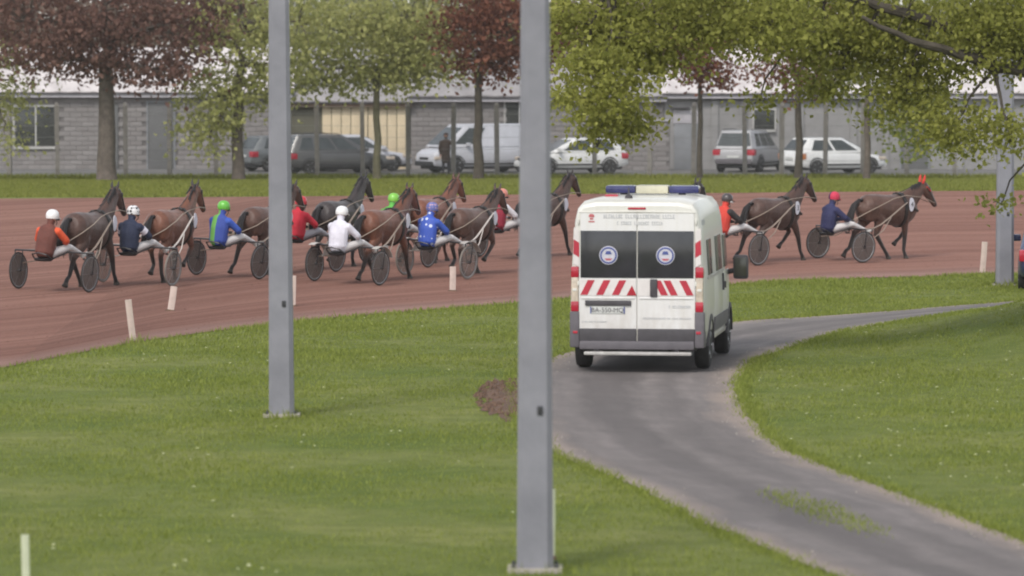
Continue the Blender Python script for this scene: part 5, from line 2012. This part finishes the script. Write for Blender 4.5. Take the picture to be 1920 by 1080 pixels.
DRV = [
    dict(label='driver in brown silks with orange sleeves and a white helmet', torso='silk_brown', sleeve='silk_orange', cap='cap_white', lean=(.03, .04), turn=-20),
    dict(label='driver in dark navy with pale sleeve bands and a black spotted white helmet', torso='silk_dark_navy', sleeve='silk_dark_navy', cuff='cuff_dots', cap='cap_dots', lean=(0, -.03), bands=True),
    dict(label='driver in blue with a green stripe and a green helmet', torso='silk_blue_green', sleeve='silk_blue', cap='cap_green'),
    dict(label='driver in bright red beside the middle lamp post', torso='silk_red', sleeve='silk_red', cap='cap_red', leg='trousers_grey'),
    dict(label='driver all in white with a white helmet', torso='silk_white', sleeve='silk_white', cap='cap_white', leg='trousers', lean=(-.04, .05), turn=-12),
    dict(label='driver with a lime green helmet half hidden behind a bay horse', torso='silk_green', sleeve='silk_green', cap='cap_lime'),
    dict(label='driver in blue silks with white spots and a mauve helmet', torso='silk_stars', sleeve='silk_blue', cap='cap_mauve'),
    dict(label='driver in crimson with pale sleeves and an orange helmet', torso='silk_crimson', sleeve='silk_pale', cap='cap_orange', turn=-30),
    None,
    dict(label='driver in flame red with a dark helmet beside the ambulance', torso='silk_flame', sleeve='silk_black', cap='cap_dark', white_goggles=True, turn=-25),
    dict(label='leading driver in navy with a red and navy helmet', torso='silk_navy', sleeve='silk_navy', cap='cap_quarters')]
for (x, y, phi), dv in zip(RIGS, DRV):
    if dv:
        dv = dict(dv)
        driver(x, y, phi, dv.pop('label'), **dv)

# ------------------------------------------------------------------ a bystander behind the fence
mat('coat_cloth', (.060, .040, .032), .85, .2, 9, .3)
mat('jeans', (.045, .042, .050), .85, .2, 9, .3)


def bystander(x, y):
    B = [('coat', (0, 0, .86), (0, 0, 1.16), (.17, .12), (.19, .125)), ('coat', (0, 0, 1.16), (0, .01, 1.40), (.19, .125), (.17, .10)), ('coat', (0, 0, .60), (0, 0, .88), (.19, .14), (.17, .12)),
         ('skin', (0, .01, 1.40), (0, .02, 1.50), .055, .05), ('skin', (0, .03, 1.55), (0, .035, 1.62), .085, .088), ('skin', (0, -.055, 1.57), (0, -.075, 1.555), .018, .016)]
    for s in (-1, 1):
        B += [('jeans', (s * .09, 0, .84), (s * .10, -.02, .47), .088, .06), ('jeans', (s * .10, -.02, .47), (s * .11, .02, .08), .058, .042), ('boot', (s * .11, .03, .05), (s * .12, -.13, .035), .045, .036)]
    B += [('coat', (-.19, 0, 1.36), (-.25, .02, 1.08), .068, .056), ('coat', (-.25, .02, 1.08), (-.22, -.08, .86), .054, .042)]
    B += [('coat', (.19, 0, 1.36), (.32, -.08, 1.18), .068, .056), ('coat', (.32, -.08, 1.18), (.36, -.20, 1.40), .054, .042)]
    mb = MB()
    for reg, a, b, r0, r1 in B:
        mb.tube([a, b], [r0, r1], 12)
    me = remesh(mb, .018, 3)
    REG = ['coat', 'jeans', 'boot', 'skin']
    idx = []
    for p in me.polygons:
        best = None
        for reg, a, b, r0, r1 in B:
            a_, b_ = Vector(a), Vector(b)
            t = max(0, min(1, (p.center - a_).dot(b_ - a_) / (b_ - a_).length_squared))
            w = (p.center - a_.lerp(b_, t)).length / (max(r0) if isinstance(r0, tuple) else r0)
            if best is None or w < best[0]:
                best = (w, REG.index(reg))
        idx.append(best[1])
    for m in ('coat_cloth', 'jeans', 'boot', 'skin'):
        me.materials.append(MATS[m])
    me.polygons.foreach_set('material_index', idx)
    o = link('person', me)
    o.location = (x, y, .03)
    tag(o, 'person in a dark brown coat standing in front of the silver van', 'person')
    MB().lathe([(.088, -.02), (.098, .03), (.09, .075), (.06, .105), (0, .115)], 16, at=(0, .045, 1.60)).build('hair', MATS['hair_brown'], o)
    for s, (hx, hy, h) in ((-1, (-.215, -.09, .84)), (1, (.365, -.215, 1.425))):
        hb = MB().rbox((hx - .035, hy - .015, h - .045), (hx + .035, hy + .015, h + .03), .012)
        for k in range(4):
            hb.tube([(hx - .028 + .019 * k, hy, h + (.03 if s > 0 else -.04)), (hx - .03 + .02 * k, hy - .025, h + (.065 if s > 0 else -.085) * (1 - .12 * abs(k - 1.5)))], [.010, .008], 6)
        hb.tube([(hx - s * .035, hy, h - .01), (hx - s * .06, hy - .03, h + .02)], [.012, .009], 6)
        tag(hb.build('hand', MATS['skin'], o), kind='stuff')
    return o


bystander((836 - 960) / 8540 * 178.5, 178.5)

# ------------------------------------------------------------------ grass blades and small flowers
leaf_mat('grass_blade', (.165, .202, .038), (.320, .352, .090), .42)
leaf_mat('grass_far', (.165, .185, .040), (.270, .275, .075), .4)
mat('petal', (.52, .53, .30), .8, .1, 9)


def patchy(x, y):
    return (np.sin(x * 1.3 + .7 * np.sin(y * .6)) + np.sin(y * .9 + x * .5 + 1.3) + np.sin(x * 3.1 - y * 1.7) * .6 + np.sin(y * 3.3 + 2 * np.sin(x * 2)) * .6) / 3.2


def blades(name, X, Y, h, w, m, label):
    n = len(X)
    Z = height(X, Y)
    a = rng.uniform(0, 2 * np.pi, n)
    lean = rng.normal(0, .45, (n, 2)) * h[:, None]
    bx_, by_ = np.cos(a) * w / 2, np.sin(a) * w / 2
    v0 = np.stack([X - bx_, Y - by_, Z - .005], 1)
    v1 = np.stack([X + bx_, Y + by_, Z - .005], 1)
    v2 = np.stack([X + lean[:, 0], Y + lean[:, 1], Z + h], 1)
    V = np.stack([v0, v1, v2], 1).reshape(-1, 3)
    return tag(link(name, fast_mesh(name, V, np.arange(n * 3), 3, m)), label, 'grass', kind='stuff')


def scatter(n, y0, y1, margin=1.5):
    Y = np.sqrt(rng.uniform(y0 ** 2, y1 ** 2, n))
    X = rng.uniform(-1, 1, n) * (Y * .1145 + margin)
    return X, Y


X, Y = scatter(560000, 36, 101)
keep = (Y < y_in(X) - rng.normal(0, .12, len(X)) + .05) & ~inside(ROAD_POLY, X + rng.normal(0, .13, len(X)), Y + rng.normal(0, .35, len(X)))
keep &= ~(inside(SOIL_POLY, X, Y) & (rng.random(len(X)) < .93))
pt_ = patchy(X, Y)
keep &= rng.random(len(X)) < .72 + .4 * pt_
X, Y, pt_ = X[keep], Y[keep], pt_[keep]
edge = np.exp(-((y_in(X) - Y) / 1.3) ** 2)
near = sum(np.exp(-((X - px_) ** 2 + ((Y - py_) * .6) ** 2) / .12) for px_, py_ in ((.21, 41.46), (-3.01, 59.38), (10.11, 93.35), (-6.23, 74.83)))
hgt = (.030 + .022 * pt_ + .03 * edge + .10 * near + .05 * (rng.random(len(X)) < .012)) * rng.uniform(.5, 1.5, len(X)) * (Y / 60) ** .3
blades('grass', X, Y, hgt, rng.uniform(.010, .022, len(X)) * (Y / 55), MATS['grass_blade'], 'short mown grass of the infield verge')
# longer unmown grass leaning over the road margins
ex, ey = [], []
for line, other in ((RL, RR), (RR, RL)):
    i = rng.integers(0, len(line) - 1, 26000)
    t = rng.random(26000)[:, None]
    p_ = line[i] * (1 - t) + line[i + 1] * t
    q_ = other[i]
    dv_ = (q_ - p_) / np.linalg.norm(q_ - p_, axis=1)[:, None]
    p_ = p_ + dv_ * rng.normal(-.05, .09, 26000)[:, None]
    ex.append(p_[:, 0])
    ey.append(p_[:, 1])
X, Y = np.concatenate(ex), np.concatenate(ey)
keep = rng.random(len(X)) < .55 + .45 * patchy(X * 3, Y * 1.2)
X, Y = X[keep], Y[keep]
blades('grass', X, Y, .05 * rng.uniform(.4, 1.6, len(X)), rng.uniform(.012, .024, len(X)) * (Y / 55), MATS['grass_blade'], 'fringe of longer grass along the road margins')
# grass creeping over the middle of the road
MID = [(2.68, 48.96), (2.98, 48.78), (3.35, 47.5), (3.68, 45.33), (3.65, 44.33), (3.22, 45.59), (2.85, 47.5)]
X, Y = scatter(90000, 42, 50, 0)
keep = inside(MID, X + rng.normal(0, .06, len(X)), Y + rng.normal(0, .3, len(X))) & (rng.random(len(X)) < .8)
X, Y = X[keep], Y[keep]
blades('grass', X, Y, .045 * rng.uniform(.5, 1.6, len(X)), rng.uniform(.012, .022, len(X)), MATS['grass_blade'], 'strip of grass growing in the middle of the road')
X, Y = scatter(170000, 128, 177, 2)
keep = (Y > y_out(X) + rng.normal(0, .2, len(X)))
X, Y = X[keep], Y[keep]
blades('grass', X, Y, rng.uniform(.04, .10, len(X)) * (1 + 1.6 * (Y > 173.5)), rng.uniform(.05, .09, len(X)), MATS['grass_far'], 'strip of grass between the track and the fence')

# daisies and dandelion heads scattered in the turf
X, Y = scatter(1000, 40, 84, 0)
keep = (Y < y_in(X) - .6) & ~inside(ROAD_POLY, X, Y) & (rng.random(len(X)) < np.clip(.10 + .55 * (patchy(X * .6 + 3, Y * .5) > .38) + .25 * (X > 3), 0, .6))
X, Y = X[keep], Y[keep]
V, Fc = [], []
for x, y in zip(X, Y):
    o0 = len(V)
    z = hz(x, y) + random.uniform(.035, .06)
    r = random.uniform(.010, .026)
    V += [(x + r * math.cos(k * 1.047), y + r * math.sin(k * 1.047), z + .004 * (k % 2)) for k in range(6)] + [(x, y, z + .008)]
    Fc += [(o0 + k, o0 + (k + 1) % 6, o0 + 6) for k in range(6)]
me = bpy.data.meshes.new('daisies')
me.from_pydata(V, [], Fc)
me.materials.append(MATS['petal'])
tag(link('daisies', me), 'small pale daisies dotted in the grass', 'flowers', kind='stuff')

# loose stones along the margins of the road
st_ = MB()
for k in range(1500):
    i = random.randrange(len(RL))
    s_ = random.choice((0, 1))
    P0, Q0 = (RL[i], RR[i]) if s_ else (RR[i], RL[i])
    t = abs(random.gauss(0, .06))
    x, y = P0[0] + (Q0[0] - P0[0]) * t + random.gauss(0, .03), P0[1] + (Q0[1] - P0[1]) * t + random.uniform(-.3, .3)
    z, q = hz(x, y) + .014, random.uniform(.006, .018)
    st_.add([(x - q, y, z), (x + q, y + q * .2, z), (x, y - q, z), (x, y + q, z), (x + q * .2, y, z + q)], [(0, 2, 4), (2, 1, 4), (1, 3, 4), (3, 0, 4)])
mat('pebble', (.27, .235, .21), .9, .3, 9)
tag(st_.build('loose_stones', MATS['pebble'], smooth=False), 'loose pale stones along the margins of the road', 'stones', kind='stuff')

# loose crumbs of cinder thrown up on the track
n = 9000
Y = np.sqrt(rng.uniform(68 ** 2, 118 ** 2, n))
X = rng.uniform(-1, 1, n) * (Y * .1145 + 1)
keep = (Y > y_in(X) + .25)
X, Y = X[keep], Y[keep]
q = rng.uniform(.008, .030, len(X)) * rng.uniform(.5, 1, len(X))
Z = height(X, Y) + .012
o_ = rng.uniform(-.3, .3, (len(X), 2)) * q[:, None]
P5 = np.stack([np.stack([X - q, Y, Z], 1), np.stack([X, Y - q, Z], 1), np.stack([X + q, Y, Z], 1), np.stack([X, Y + q, Z], 1), np.stack([X + o_[:, 0], Y + o_[:, 1], Z + q * .9], 1)], 1).reshape(-1, 3)
k5 = np.arange(len(X)) * 5
loops = np.stack([k5, k5 + 1, k5 + 4, k5 + 1, k5 + 2, k5 + 4, k5 + 2, k5 + 3, k5 + 4, k5 + 3, k5, k5 + 4], 1).ravel()
mat('cinder_crumb', (.19, .092, .070), .95, .35, 3, .3)
tag(link('loose_cinder', fast_mesh('loose_cinder', P5, loops, 3, MATS['cinder_crumb'])), 'loose crumbs of red cinder lying on the track', 'cinder', kind='stuff')

# ------------------------------------------------------------------ thin spring haze over the whole place
hm = bpy.data.materials.new('haze')
hm.use_nodes = True
hm.node_tree.nodes.clear()
ho = hm.node_tree.nodes.new('ShaderNodeOutputMaterial')
hv = hm.node_tree.nodes.new('ShaderNodeVolumePrincipled')
hv.inputs['Color'].default_value = (.94, .92, .89, 1)
hv.inputs['Density'].default_value = .0002
hm.node_tree.links.new(hv.outputs['Volume'], ho.inputs['Volume'])
haze = MB().box((-2700, -450, -1.6), (2700, 4200, 14)).build('haze', hm, smooth=False)
tag(haze, 'thin pale haze softening the far trees and sheds', 'haze', kind='stuff')
scene.cycles.volume_bounces = 0
